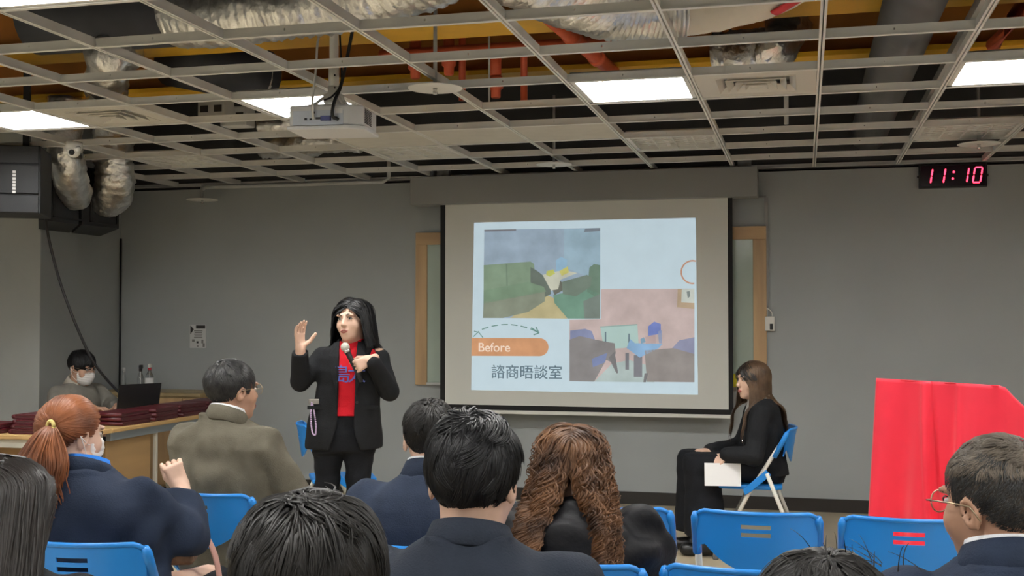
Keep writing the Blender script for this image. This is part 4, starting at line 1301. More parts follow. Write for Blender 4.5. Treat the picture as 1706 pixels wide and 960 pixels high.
def seated(sz=1.0, sw=1.0, lean=0.0, dp=1.0):
    """joints of a seated figure facing +y; sz scales the trunk above the seat"""
    z = lambda v: .5 + (v - .5) * sz
    ly = lambda v: lean * (v - .5)
    J = dict(hipL=V3(-.08, -.06, .556), hipR=V3(.08, -.06, .556), kneL=V3(-.11, .37, .535), kneR=V3(.11, .37, .535),
             ankL=V3(-.12, .36, .10), ankR=V3(.12, .36, .10), toeL=V3(-.13, .50, .045), toeR=V3(.13, .50, .045),
             shL=V3(-.165 * sw, -.05 + ly(.95), z(.945)), shR=V3(.165 * sw, -.05 + ly(.95), z(.945)),
             elL=V3(-.235 * sw, .02 + ly(.7), z(.68)), elR=V3(.235 * sw, .02 + ly(.7), z(.68)),
             wrL=V3(-.12, .24, .60), wrR=V3(.12, .24, .60),
             nb=V3(0, -.05 + ly(1.0), z(1.0)), hd=V3(0, -.015 + ly(1.12), z(1.0) + .132))
    cy = lambda v: -.06 + ly(v)
    tab = [(.452, .140, .125), (.50, .158, .145), (.58, .160, .14), (.68, .170 * sw, .125), (.78, .178 * sw, .122), (.86, .188 * sw, .122), (.92, .185 * sw, .112), (.965, .150 * sw, .095), (1.0, .095, .075), (1.025, .060, .060)]
    J['tab'] = [(z(a), 0, cy(a), b, c * dp) for a, b, c in tab]
    return J


def head_rot(yaw=0, pitch=0, roll=0):      # degrees; yaw + = to own left, pitch + = up
    return (Matrix.Rotation(R(yaw), 3, 'Z') @ Matrix.Rotation(R(pitch), 3, 'X') @ Matrix.Rotation(R(roll), 3, 'Y'))


def head_volume(c, rot, nb, hs=1.0, h=.0045, smile=0):
    A = np.array(rot); q = lambda *p: c + A @ (np.array(p) * hs)
    vol = Vol(np.minimum(c - .17, nb - .10), np.maximum(c + .17, nb + .10), h)
    s = hs
    vol.ell(q(0, -.014, .030), (.074 * s, .094 * s, .083 * s), .02, rot)
    vol.ell(q(0, .022, -.030), (.062 * s, .070 * s, .080 * s), .03, rot)
    vol.ell(q(0, .040, -.080), (.040 * s, .044 * s, .034 * s), .03, rot)
    vol.ell(q(0, .072, -.100), (.018 * s, .014 * s, .013 * s), .02, rot)
    for sx in (-1, 1):
        vol.ell(q(sx * .042, .056, -.030), (.022 * s, .022 * s, .026 * s), .025, rot)       # cheek
        vol.ell(q(sx * .031, .101, .006), (.017 * s, .013 * s, .012 * s), .012, rot, 'sub')    # eye socket
        vol.ell(q(sx * .030, .082, .024), (.024 * s, .012 * s, .008 * s), .012, rot)          # brow
        er = rot @ Matrix.Rotation(R(-18 * sx), 3, 'Z') @ Matrix.Rotation(R(-12), 3, 'X')
        vol.ell(q(sx * .078, -.010, -.010), (.008 * s, .019 * s, .032 * s), .006, er)          # ear
        vol.ell(q(sx * .083, -.006, -.008), (.005 * s, .010 * s, .018 * s), .004, er, 'sub')
    vol.cap(q(0, .086, .012), .007 * s, q(0, .106, -.026), .010 * s, .012)
    vol.ell(q(0, .101, -.032), (.015 * s, .010 * s, .009 * s), .010, rot)
    vol.ell(q(0, .088, -.060), (.022 * s, .010 * s, .007 * s), .010, rot)
    vol.ell(q(0, .087, -.072), (.019 * s, .010 * s, .008 * s), .010, rot)
    vol.cap(q(0, -.020, -.055), .052 * s, nb + V3(0, .005, -.02), .060 * s, .025)
    return vol


def hand_caps(vol, Mw, curl=(20, 30, 25), spread=4, side=1, thumb=(.75, .62, -.25), tcurl=25, sc=1.0, grip=None):
    """Mw: 4x4, origin wrist, +y to the fingers, +z back of hand, thumb at +x*side"""
    A = np.array(Mw)
    def q(p): return (A @ np.array([p[0] * sc, p[1] * sc, p[2] * sc, 1.0]))[:3]
    k = .004
    vol.cap(q((0, -.03, 0)), .024 * sc, q((0, .015, 0)), .024 * sc, .015)
    for x in (-.024, -.008, .008, .024):
        vol.cap(q((x * .75, .012, 0)), .013 * sc, q((x, .080, .002)), .0115 * sc, .010)
    fl = (.074, .082, .076, .060)
    for i in range(4):
        x = side * (.029 - .0195 * i); a0 = R(spread * (1.5 - i)) * side; p = np.array([x, .082, .002]); ang = 0.0
        rr = .0088 - .0006 * (i == 3)
        for j, fr in enumerate((.46, .30, .24)):
            ang += R(curl[j] + 3 * i * (j > 0))
            d = np.array([math.sin(a0) * math.cos(ang), math.cos(ang), -math.sin(ang)])
            p2 = p + d * fl[i] * fr
            vol.cap(q(p), rr * sc, q(p2), (rr - .0009) * sc, k); p = p2; rr -= .0008
    p = np.array([side * .022, .022, -.008]); d = np.array([side * thumb[0], thumb[1], thumb[2]]); d /= np.linalg.norm(d)
    p2 = p + d * .040; vol.cap(q(p), .0145 * sc, q(p2), .0115 * sc, .010)
    d2 = d + np.array([-side * math.sin(R(tcurl)), .25, -.1]); d2 /= np.linalg.norm(d2)
    p3 = p2 + d2 * .030; vol.cap(q(p2), .0108 * sc, q(p3), .0098 * sc, k)
    p4 = p3 + d2 * .022; vol.cap(q(p3), .0098 * sc, q(p4), .0082 * sc, k)


def hand_frame(w, fwd, back):
    y = Vector(fwd).normalized(); z = Vector(back); z = (z - y * z.dot(y)).normalized(); x = y.cross(z)
    m = Matrix((x, y, z)).transposed().to_4x4(); m.translation = Vector(w); return m


def arm_frame(J, s, back=(0, 0, 1)):
    w = J['wr' + s]; d = w - J['el' + s]; return hand_frame(w, d, back)


def person(label, loc, rz, J, rot, hs=1.0, skin='skin', hands=True, hand_opts=None, cat='person', hand_tw=None, fine=False):
    """skin body: head, trunk, limbs and hands joined in one mesh under an Empty"""
    e = empty('person', loc, R(rz)); tag(e, label, cat)
    parts = [head_volume(J['hd'], rot, J['nb'], hs, .0045 if fine else .0062).mesh()]
    pts = np.array([J[k] for k in J if k != 'tab']); lo, hi = pts.min(0) - .2, pts.max(0) + .2
    lo[2] = max(lo[2], -.0); hi[2] = J['nb'][2] + .06
    v = Vol((lo[0], lo[1], .0), hi, .017)
    v.loft(J['tab'], .03, -.012)
    for s in 'LR':
        v.cap(J['sh' + s], .052, J['el' + s], .040, .03); v.cap(J['el' + s], .038, J['wr' + s], .026, .02)
        v.cap(J['hip' + s], .082, J['kne' + s], .055, .04); v.cap(J['kne' + s], .054, J['ank' + s], .036, .02)
        v.cap(J['ank' + s] + V3(0, -.02, -.035), .03, J['toe' + s], .026, .02)
    v.cap(J['nb'] + V3(0, 0, -.05), .056, J['nb'] + V3(0, .005, .04), .054, .02)
    parts.append(v.mesh())
    if hands:
        for s in 'LR':
            fr = (hand_tw or {}).get(s) or arm_frame(J, s)
            o = dict(curl=(25, 35, 30), side=1 if s == 'L' else -1); o.update((hand_opts or {}).get(s, {}))
            w = np.array(fr.translation); hv = Vol(w - .17, w + .17, .0038 if fine else .0052)
            d = J['el' + s] - w; d = d / np.linalg.norm(d)
            hv.cap(w + d * .09, .030, w, .025, .01)
            hand_caps(hv, fr, **o); parts.append(hv.mesh())
    mesh_np('body', *join(parts), M[skin], e)
    e['_hd'] = 0
    return e


def face_parts(e, J, rot, hs=1.0, brow='hblack', lips=True, shut=0):
    A = Matrix(rot).to_4x4(); A.translation = Vector(J['hd'])
    A = A @ Matrix.Scale(hs, 4)
    for sx in (-1, 1):
        MB().ell(A @ Vector((sx * .031, .0800, .004)), (.0135 * hs, .0075 * hs, .0062 * hs), 14, mtx=Matrix(rot)).build('eye', M['eyew'], e, True)
        MB().ell(A @ Vector((sx * .031, .0855, .004)), (.0055 * hs, .0035 * hs, .0055 * hs), 12, mtx=Matrix(rot)).build('iris', M['iris'], e, True)
        pts = [A @ Vector((sx * x, y, z)) for x, y, z in ((.014, .096, .022), (.028, .0955, .028), (.040, .088, .026), (.050, .076, .020))]
        MB().tube(pts, [.0028, .0034, .003, .0012], 6, flat=(.7, 1.0)).build('eyebrow', M[brow], e, True)
        pts = [A @ Vector((sx * x, y, z)) for x, y, z in ((.018, .0915, .007), (.028, .0935, .0115), (.040, .087, .0085), (.046, .081, .004))]
        MB().tube(pts, [.0012, .0018, .0018, .001], 6).build('eyelid_line', M['iris'], e, True)
    if lips:
        up = [A @ Vector((x, .0985 - abs(x) ** 1.6 * 2.2, -.0605 + (.002 if abs(x) < .01 else 0) - abs(x) * .12)) for x in (-.024, -.014, -.006, 0, .006, .014, .024)]
        MB().tube(up, [.001, .0035, .0042, .0036, .0042, .0035, .001], 8).build('upper_lip', M['lip'], e, True)
        lo = [A @ Vector((x, .0975 - abs(x) ** 1.6 * 2.0, -.0715 + abs(x) * .22)) for x in (-.022, -.012, 0, .012, .022)]
        MB().tube(lo, [.001, .0042, .005, .0042, .001], 8).build('lower_lip', M['lip'], e, True)


def to_local(P, J, rot, hs):
    A = np.array(rot); sh = P.shape; return (J['hd'] + (P.reshape(-1, 3) * hs) @ A.T).reshape(sh)


def hair_cap(e, J, rot, m, hs=1.0, grow=.0, back=-.075, front=.058, side=.005, bump=.0, seed=3, h=.006, noears=True):
    """solid hair mass over the scalp, ending at the hairline"""
    A = np.array(rot); c = J['hd']; vol = Vol(c - .17, c + .17, h)
    q = lambda *p: c + A @ (np.array(p) * hs)
    r = (HR + grow) * hs
    vol.ell(q(*HC), r * .985, .01, rot)
    def cut(X, Y, Z, v):
        px, py, pz = [(g - c[i]) for i, g in enumerate((X, Y, Z))]
        x = (A[0, 0] * px + A[1, 0] * py + A[2, 0] * pz) / hs; y = (A[0, 1] * px + A[1, 1] * py + A[2, 1] * pz) / hs; z = (A[0, 2] * px + A[1, 2] * py + A[2, 2] * pz) / hs
        zl = np.where(y > .03, side + (front - side) * np.clip((y - .03) / .045, 0, 1), np.where(y > -.02, side, side + (back - side) * np.clip((-.02 - y) / .05, 0, 1)))
        n = bump * (np.sin(x * 70 + 3 * np.sin(z * 40 + seed)) * np.sin(z * 55 + y * 60 + seed)) if bump else 0
        return np.maximum(v + n, (zl - z) * hs * .8)
    vol.field(cut)
    return mesh_np('hair_mass', *vol.mesh(), M[m], e)


def jacket(e, J, m, name='jacket', infl=.016, arm=.014, hem=.47, open_front=None, sleeve=1.0, wr=(.006, 26, 1), puff=0, hood=False, extra=None, h=.0098, neck_r=.072, shoulder=.0, cutz=None, tab=None):
    pts = np.array([J[k] for k in ('shL', 'shR', 'elL', 'elR', 'wrL', 'wrR')] + [J['nb']]); lo, hi = pts.min(0) - .15, pts.max(0) + .15
    lo[1] = min(lo[1], -.30); lo[2] = hem - .06; hi[2] = J['nb'][2] + .09
    lo[0] = min(lo[0], -.30); hi[0] = max(hi[0], .30)
    v = Vol(lo, hi, h)
    v.loft(tab or J['tab'], .03, infl)
    for s in 'LR':
        w = J['el' + s] + (J['wr' + s] - J['el' + s]) * sleeve * .96
        v.ell(J['sh' + s] + V3(0, 0, -.014), (.062 + shoulder, .062, .052), .03)
        v.cap(J['sh' + s] + V3(0, 0, -.012), .052 + arm, J['el' + s], .043 + arm, .022)
        v.cap(J['el' + s], .042 + arm, w, .034 + arm, .018)
    if extra: extra(v)
    if puff: v.field(lambda X, Y, Z, u: u - puff * np.abs(np.sin((Z + .012 * np.sin(X * 20)) * 30)))
    if wr: v.field(wrinkle(wr[0], wr[1], wr[2]))
    nb = J['nb']
    v.cap(nb + V3(0, .01, -.06), neck_r * .72, nb + V3(0, .012, .12), neck_r, .012, 'sub')
    if open_front: open_front(v)
    v.field(lambda X, Y, Z, u: np.maximum(np.maximum(u, (cutz if cutz is not None else hem) - Z), Z - (nb[2] + .045 - (Y - nb[1]) * .55)))
    return mesh_np(name, *v.mesh(), m, e)


def trousers(e, J, m, waist=.60, infl=.014, wide=0.0, hemz=.10, h=.014, name='trousers'):
    pts = np.array([J[k + s] for k in ('hip', 'kne', 'ank') for s in 'LR']); lo, hi = pts.min(0) - .19, pts.max(0) + .19
    lo[2] = max(.02, lo[2]); hi[2] = waist + .02
    v = Vol(lo, hi, h)
    v.loft(J['tab'], .03, infl * .5)
    for s in 'LR':
        v.cap(J['hip' + s], .092 + infl, J['kne' + s], .066 + infl + wide * .3, .04); v.cap(J['kne' + s], .064 + infl + wide * .3, J['ank' + s], .048 + infl + wide, .02)
    v.field(wrinkle(.004, 22, 5))
    v.field(lambda X, Y, Z, u: np.maximum(np.maximum(u, Z - waist), hemz - Z))
    return mesh_np(name, *v.mesh(), m, e)


def shoes(e, J):
    for s in 'LR':
        v = Vol(np.minimum(J['ank' + s], J['toe' + s]) - .12, np.maximum(J['ank' + s], J['toe' + s]) + .12, .008)
        v.cap(J['ank' + s] + V3(0, -.02, -.045), .042, J['toe' + s], .038, .02)
        v.cap(J['ank' + s] + V3(0, -.01, -.02), .044, J['ank' + s] + V3(0, 0, .02), .045, .02)
        v.field(lambda X, Y, Z, u: np.maximum(u, .002 - Z))
        mesh_np('shoe', *v.mesh(), M['shoe'], e)


def collar(e, J, m, name='collar', r=.066, ry=.066, hgt=.05, flare=.022, up=.0, tilt=.45, th=.006, gap=40, fold=.03):
    """standing and folded collar round the neck, open at the front"""
    nb = J['nb']; n = 40; b = MB(); rings = []
    prof = [(0, -.035, 0), (0, hgt * .6, 0), (.002, hgt, 0), (.007, hgt + .002, 0), (.012 + flare * .25, hgt * .55, 0), (.012 + flare, hgt - fold - .03, 0), (.006 + flare, hgt - fold - .034, 0)]
    for dr, z, _ in prof:
        rg = []
        for k in range(n):
            a = R(90 + gap / 2) + R(360 - gap) * k / (n - 1)
            x, y = math.cos(a) * (r + dr), math.sin(a) * (ry + dr)
            rg.append((nb[0] + x, nb[1] + .008 + y, nb[2] + up + z - y * tilt))
        rings.append(rg)
    vs = [p for rg in rings for p in rg]; Lr = len(rings)
    fs = [(i * n + k, i * n + k + 1, (i + 1) * n + k + 1, (i + 1) * n + k) for i in range(Lr - 1) for k in range(n - 1)]
    o = b.add(vs, fs).build(name, m, e, True)
    so = o.modifiers.new('solid', 'SOLIDIFY'); so.thickness = .003; so.offset = 0
    return o


def glasses(e, J, rot, hs=1.0, m='wire', rim=.0012):
    A = Matrix(rot).to_4x4(); A.translation = Vector(J['hd']); A = A @ Matrix.Scale(hs, 4)
    g = MB()
    for sx in (-1, 1):
        rg = [A @ Vector((sx * (.033 + .024 * math.cos(a)), .104 - .004 * abs(math.cos(a)), .002 + .020 * math.sin(a))) for a in [2 * math.pi * k / 20 for k in range(21)]]
        g.tube(rg, rim * hs, 6)
        g.tube([A @ Vector((sx * .057, .100, .006)), A @ Vector((sx * .080, .088, .008)), A @ Vector((sx * .088, .02, .006)), A @ Vector((sx * .086, -.016, .002)), A @ Vector((sx * .082, -.034, -.022))], rim * hs, 6)
        MB().add([A @ Vector((sx * (.033 + .023 * math.cos(a)), .1035, .002 + .019 * math.sin(a))) for a in [2 * math.pi * k / 20 for k in range(20)]], [tuple(range(20))]).build('lens', M['lens'], e)
    g.tube([A @ Vector((-.010, .104, .006)), A @ Vector((0, .107, .008)), A @ Vector((.010, .104, .006))], rim * hs, 6)
    return g.build('glasses_frame', M[m], e, True)


def face_mask(e, J, rot, hs=1.0):
    A = np.array(rot); c = J['hd']; q = lambda *p: c + A @ (np.array(p) * hs)
    v = Vol(c - .15, c + .15, .0045); s = hs
    v.ell(q(0, .022, -.030), (.069 * s, .080 * s, .086 * s), .02, rot); v.ell(q(0, .045, -.075), (.050 * s, .056 * s, .044 * s), .02, rot); v.ell(q(0, .096, -.040), (.022 * s, .022 * s, .03 * s), .03, rot)
    def cut(X, Y, Z, u):
        px, py, pz = X - c[0], Y - c[1], Z - c[2]
        x = (A[0, 0] * px + A[1, 0] * py + A[2, 0] * pz) / hs; y = (A[0, 1] * px + A[1, 1] * py + A[2, 1] * pz) / hs; z = (A[0, 2] * px + A[1, 2] * py + A[2, 2] * pz) / hs
        top = -.008 - np.abs(x) * .25
        pl = .0012 * np.sin(z * 330)
        return np.maximum(np.maximum(np.maximum(u + pl, z - top), -.118 - z), .028 - y)
    v.field(cut)
    o = mesh_np('face_mask', *v.mesh(), M['mask'], e)
    Am = Matrix(rot).to_4x4(); Am.translation = Vector(c); Am = Am @ Matrix.Scale(hs, 4)
    for sx in (-1, 1):
        for z0 in (-.028, -.085):
            MB().tube(spline([Am @ Vector((sx * .058, .034, z0)), Am @ Vector((sx * .074, .012, (z0 - .01) * .7)), Am @ Vector((sx * .086, -.012, z0 * .25 - .006)), Am @ Vector((sx * .084, -.024, 0))], 8), .0015, 6).build('ear_loop', M['mask'], o, True)
    return o
# ------------------------------------------------------------------ the audience (seen from behind)
def sit_at(px, topy, d, rz, hs=1.0, sw=1.0, lean=0.0, hx=0.0, hair=.125, dp=1.0):
    T = at(px, topy, d=d); z1 = T.z - .132 - hair * hs; sz = (z1 - .5) / .5
    J = seated(sz, sw, lean, dp); J['hd'] = J['hd'] + V3(hx, 0, 0)
    off = Matrix.Rotation(R(rz), 3, 'Z') @ Vector((J['hd'][0], J['hd'][1], 0))
    return J, (T.x - off.x, T.y - off.y, 0)


def sit_on(ch, px, topy, rz, hs=1.0, sw=1.0, lean=0.0, hair=.125, dy=.03):
    """seat a figure on a placed chair; the head lies on the photo ray above it"""
    Rm = Matrix.Rotation(R(rz), 3, 'Z'); f_ = Rm @ Vector((0, dy, 0)); loc = Vector((ch.location.x + f_.x, ch.location.y + f_.y, 0))
    d = 3.5
    for _ in range(30):
        T = at(px, topy, d=d); l = Rm.transposed() @ (T - loc); J = seated((T.z - .132 - hair * hs - .5) / .5, sw, lean)
        d += (J['hd'][1] - l.y) * .8
    J['hd'] = V3(l.x, J['hd'][1], J['hd'][2]); J['nb'] = J['nb'] + V3(l.x * .55, 0, 0)
    J['tab'] = [(a, l.x * .55 * max(0, (a - .5) / .5), c, w1, w2) for a, b, c, w1, w2 in J['tab']]
    for k in ('shL', 'shR'): J[k] = J[k] + V3(l.x * .45, 0, 0)
    return J, tuple(loc)


def strand_obj(e, J, rot, hs, PR, m, name='hair'):
    P, rad = PR; return strands_mesh(name, to_local(P, J, rot, hs), rad * hs, M[m], e, J['hd'])


def head_solids(J, rot, hs, sw=1.0, extra=.0):
    """shoulder and back ellipsoids expressed in the head frame (for long hair)"""
    A = np.array(rot); out = []
    nb = J['nb']
    for c, r in ((nb + V3(0, -.005, -.10), V3(.235 * sw, .125, .085) + extra), (nb + V3(0, -.01, -.30), V3(.215 * sw, .155, .30) + extra), (nb + V3(0, 0, -.02), V3(.085, .085, .09))):
        out.append(((A.T @ (c - J['hd'])) / hs, r / hs))
    return out


# --- man in grey-brown suit
rz = -12; hs = 1.04
J, loc = sit_at(387, 597, 4.64, rz, hs, 1.14, -.02)
J['elR'] = J['shR'] + V3(.125, .10, -.26); J['wrR'] = V3(.17, .28, .60)
rot = head_rot(-18, 0, 0)
P_gray = e = person('man in a grey-brown suit with short dark hair seated on a blue chair', loc, rz, J, rot, hs, 'skin3')
hair_cap(e, J, rot, 'hgrey', hs, -.004, -.055, .05, .012)
strand_obj(e, J, rot, hs, short_hair(2600, 11, .045, .05, .6, back=-.052, front=.05, side=.012, r0=.0017), 'hgrey')
jacket(e, J, M['taupe'], infl=.026, arm=.020, hem=.46, wr=(.011, 24, 3), shoulder=.01)
collar(e, J, M['shirtw'], 'shirt_collar', .060, .060, .062, .004, tilt=.35, fold=.0)
collar(e, J, M['taupe'], 'jacket_collar', .066, .066, .050, .022, tilt=.42)
trousers(e, J, M['taupe'], .58); shoes(e, J); glasses(e, J, rot, hs); face_parts(e, J, rot, hs)


def chair_under(o, loc, rz, dy=-.03):
    v_ = Matrix.Rotation(R(rz), 3, 'Z') @ Vector((0, dy, 0)); o.location = (loc[0] + v_.x, loc[1] + v_.y, 0); o.rotation_euler = (0, 0, R(rz))


chair_under(ch_gray, loc, -2, -.04); ch_gray.location.x += .012

# --- woman with copper ponytail, mask, raised hand
rz = 2; hs = 1.0
J, loc = sit_on(ch_pony, 120, 660, rz, hs, 1.12, -.02)
J['elR'] = J['shR'] + V3(.105, .10, -.15); J['wrR'] = J['shR'] + V3(.0, .24, -.01)
rot = head_rot(-23, -4, 0)
ht = {'R': hand_frame(J['wrR'], (-.45, -.05, 1), (.45, -.85, .2))}
e = person('woman with a copper ponytail, white mask and navy jacket holding up one hand', loc, rz, J, rot, hs, 'skin2', hand_tw=ht, hand_opts={'R': dict(curl=(58, 70, 40), thumb=(.35, .9, -.3), sc=.92)}, fine=True)
hair_cap(e, J, rot, 'hpony', hs, -.004, -.07, .055, -.004)
tie = V3(.052, -.110, .030)
n, rg = scalp_roots(2600, 21, lambda p: hairline(p, -.072, .055, -.006))
pts = [HC + n * HR * .99]; cur = n.copy(); tn = (tie - HC) / HR; tn /= np.linalg.norm(tn); gr_ = np.clip(noise3(n, 11, 33), -1, 1)
for i in range(1, 12):
    t = tn - (cur @ tn)[:, None] * cur; dist = np.arccos(np.clip(cur @ tn, -1, 1)); t /= np.linalg.norm(t, axis=1, keepdims=True) + 1e-6
    st = np.minimum(dist, dist / (12 - i) * 1.0)
    cur = cur * np.cos(st)[:, None] + t * np.sin(st)[:, None]
    pts.append(HC + cur * HR * (1.0 + .02 * rg.rand(len(n)) + (.035 + .045 * gr_) * math.sin(i / 11 * 3.1))[:, None])
P = np.stack(pts, 1); strand_obj(e, J, rot, hs, (P, np.full(P.shape[:2], .0017)), 'hpony')
N = 900; P = np.zeros((N, 22, 3)); s = np.linspace(0, 1, 22); rg = np.random.RandomState(5); cl = rg.randint(0, 26, N)
ca_ = rg.rand(26) * 6.28; cr0 = np.sqrt(rg.rand(26))
ang = ca_[cl] + rg.normal(size=N) * .35; rr = cr0[cl] * (.6 + .4 * rg.rand(N)); ln = .25 * (.8 + .3 * rg.rand(N))
w_ = .012 + .090 * np.sin(np.clip(s * 1.15, 0, 1) * math.pi * .62)
P[..., 0] = tie[0] + .025 * s + rr[:, None] * np.cos(ang)[:, None] * w_ * 1.05 + .007 * np.sin(26 * s[None, :] * (.8 + .02 * cl[:, None]) / 2 + ca_[cl][:, None]) * s
P[..., 1] = tie[1] - .035 * np.sin(s * 2.2) + rr[:, None] * np.sin(ang)[:, None] * w_ * .8 + .006 * np.cos(11 * s[None, :] + ca_[cl][:, None] * 2) * s
P[..., 2] = tie[2] + .012 * np.sin(s * 6) * (1 - s) - ln[:, None] * s ** 1.15
strand_obj(e, J, rot, hs, (P, .0021 * (1 - .6 * s ** 3)[None, :] * np.ones((N, 1))), 'hpony', 'ponytail')
At = Matrix(rot).to_4x4(); At.translation = Vector(J['hd'])
rgp = [At @ Vector((tie[0] + .017 * math.cos(a), tie[1] - .002, tie[2] + .017 * math.sin(a))) for a in [2 * math.pi * k / 16 for k in range(17)]]
MB().tube(rgp, .006, 8).build('hair_tie', mat('yellow_hair_tie', (.75, .62, .22), .7), e, True)
jacket(e, J, M['navy3'], infl=.026, arm=.022, hem=.46, wr=(.013, 22, 9), sleeve=1.04)
collar(e, J, M['blueshirt'], 'shirt_collar', .058, .058, .058, .006, tilt=.35, fold=.0, gap=30)
collar(e, J, M['navy3'], 'jacket_collar', .070, .070, .040, .020, tilt=.45)
trousers(e, J, M['blackp'], .58); shoes(e, J); face_mask(e, J, rot, hs); face_parts(e, J, rot, hs, 'hbrown', False)
PONY_LOC = loc

# --- man in navy suit with white collar
rz = 6; hs = 1.02
J, loc = sit_at(717, 663, 3.62, rz, hs, 1.10, -.02)
rot = head_rot(12, -4, 0)
J['elR'] = V3(.19, .03, J['elR'][2])
e = person('man in a navy suit with white shirt collar and cropped black hair', loc, rz, J, rot, hs, 'skin2')
hair_cap(e, J, rot, 'hsoft', hs, -.004, -.052, .05, .012)
strand_obj(e, J, rot, hs, short_hair(2600, 31, .05, .07, .5, back=-.05, front=.05, side=.014, r0=.0016), 'hsoft')
jacket(e, J, M['navy'], infl=.026, arm=.020, hem=.46, wr=(.005, 20, 6), shoulder=.012)
collar(e, J, M['shirtw'], 'shirt_collar', .058, .058, .062, .004, tilt=.35, fold=0)
collar(e, J, M['navy'], 'jacket_collar', .064, .064, .050, .022, tilt=.42)
trousers(e, J, M['navy'], .58); shoes(e, J); face_parts(e, J, rot, hs)
chair_under(chair(0, 0, 0, 'blue folding chair under the man in navy with the white collar'), loc, rz)

# --- man in dark navy jacket, thick black hair
rz = 4; hs = 1.05
J, loc = sit_at(789, 686, 2.24, rz, hs, 1.12, -.02)
rot = head_rot(-7, -3, 0)
e = person('man in a dark navy jacket with thick tousled black hair', loc, rz, J, rot, hs, 'skin2')
hair_cap(e, J, rot, 'hblack', hs, -.003, -.062, .055, -.002)
strand_obj(e, J, rot, hs, short_hair(4800, 41, .085, .20, .85, whorl=(.05, -.35, .93), back=-.062, front=.05, side=.0, r0=.0015, clump=5, steps=10), 'hblack')
jacket(e, J, M['navy2'], infl=.026, arm=.022, hem=.46, wr=(.005, 20, 12), shoulder=.012)
collar(e, J, M['navy2'], 'jacket_collar', .068, .066, .052, .022, up=-.010, tilt=.40, fold=.02)
trousers(e, J, M['navy2'], .58); shoes(e, J); face_parts(e, J, rot, hs)
chair_under(chair(0, 0, 0, 'blue folding chair under the man with tousled black hair'), loc, rz)

# --- woman with curly chestnut hair and black hooded coat
rz = 4; hs = 1.0
J, loc = sit_on(ch_curl, 955, 706, rz, hs, 1.06, -.02)
J['elR'] = J['shR'] + V3(.075, .10, -.25)
J['elL'] = V3(-.185, .04, J['elL'][2])
rot = head_rot(2, -6, 0)
e = person('woman with long curly chestnut hair in a black hooded coat', loc, rz, J, rot, hs, 'skin2')
hair_cap(e, J, rot, 'hcurl', hs, -.004, -.07, .055, -.03)
so = head_solids(J, rot, hs, 1.12, .045)
strand_obj(e, J, rot, hs, long_hair(2100, 51, .52, 0, .016, 85, so, spread=.12, puff=.18, steps=42, lenvar=.35, clumps=150, fall=(0, -.35, -1), behind=.5, fork=.9, r0=.0020), 'hcurl')
def hood(v):
    nb = J['nb']
    v.ell(nb + V3(0, -.140, -.080), (.150, .060, .095), .02); v.ell(nb + V3(0, -.10, -.005), (.11, .07, .05), .03)
    v.ell(nb + V3(0, -.165, -.165), (.10, .035, .045), .02)
jacket(e, J, M['puff'], 'coat', infl=.030, arm=.024, hem=.46, wr=(.010, 26, 14), extra=hood, puff=.006)
trousers(e, J, M['blackp'], .58); shoes(e, J); face_parts(e, J, rot, hs, 'hbrown')


# --- nearest black-haired head
rz = 6; hs = 1.04
J, loc = sit_at(520, 814, 1.36, rz, hs, 1.0, -.04)
rot = head_rot(0, -6, 0)
e = person('person with short messy soft-black hair seated in the last row', loc, rz, J, rot, hs, 'skin2')
hair_cap(e, J, rot, 'hsoft', hs, -.003, -.08, .055, -.02)
strand_obj(e, J, rot, hs, short_hair(7000, 61, .075, .12, .8, whorl=(-.05, -.25, .96), back=-.078, front=.05, side=-.02, r0=.0011, clump=8, steps=8), 'hsoft')
jacket(e, J, M['navy2'], infl=.02, arm=.016, hem=.46, wr=(.005, 20, 18), h=.013)
collar(e, J, M['navy2'], 'jacket_collar', .067, .067, .045, .02)
trousers(e, J, M['blackp'], .58); shoes(e, J); face_parts(e, J, rot, hs)
chair_under(chair(0, 0, 0, 'blue folding chair under the person with messy soft-black hair'), loc, rz)

# --- girl with long straight dark hair
rz = 12; hs = 1.0
J, loc = sit_at(10, 756, 2.42, rz, hs, 1.0, -.02)
rot = head_rot(4, -4, 0)
e = person('person with long straight dark brown hair seated behind the ponytailed woman', loc, rz, J, rot, hs, 'skin2')
hair_cap(e, J, rot, 'hbrown', hs, -.004, -.07, .055, -.03)
so = head_solids(J, rot, hs, 1.0, .02)
strand_obj(e, J, rot, hs, long_hair(2400, 71, .52, .01, .004, 16, so, spread=.05, puff=.10, steps=18, lenvar=.25, fall=(0, -.3, -1), behind=.6, r0=.0016), 'hbrown')
jacket(e, J, M['blackc'], infl=.022, arm=.018, hem=.46, wr=(.006, 22, 22), h=.013)
trousers(e, J, M['blackp'], .58); shoes(e, J); face_parts(e, J, rot, hs, 'hbrown')
chair_under(chair(0, 0, 0, 'blue folding chair under the person with long straight dark hair'), loc, rz)

# --- right man with thinning hair and glasses
rz = 10; hs = 1.11
J, loc = sit_at(1661, 722, 2.26, rz, hs, 1.16, -.02)
rot = head_rot(30, -5, 0)
e = person('man with thinning cropped grey hair, glasses and a navy suit', loc, rz, J, rot, hs, 'skin3')
hair_cap(e, J, rot, 'hthin', hs, -.003, -.062, .066, .004)
strand_obj(e, J, rot, hs, short_hair(5000, 81, .014, .02, .6, back=-.06, front=.058, side=.006, r0=.0006, steps=5, clump=5, lock=.2, top=.085), 'hgrey')
strand_obj(e, J, rot, hs, short_hair(2600, 82, .022, .04, 1.0, back=.062, front=.066, side=.062, r0=.0007, steps=6, clump=5, lock=.5), 'hthin', 'crown_hair')
jacket(e, J, M['navy'], infl=.028, arm=.022, hem=.46, wr=(.005, 20, 26), shoulder=.012)
collar(e, J, M['shirtw'], 'shirt_collar', .062, .062, .064, .004, tilt=.35, fold=0)
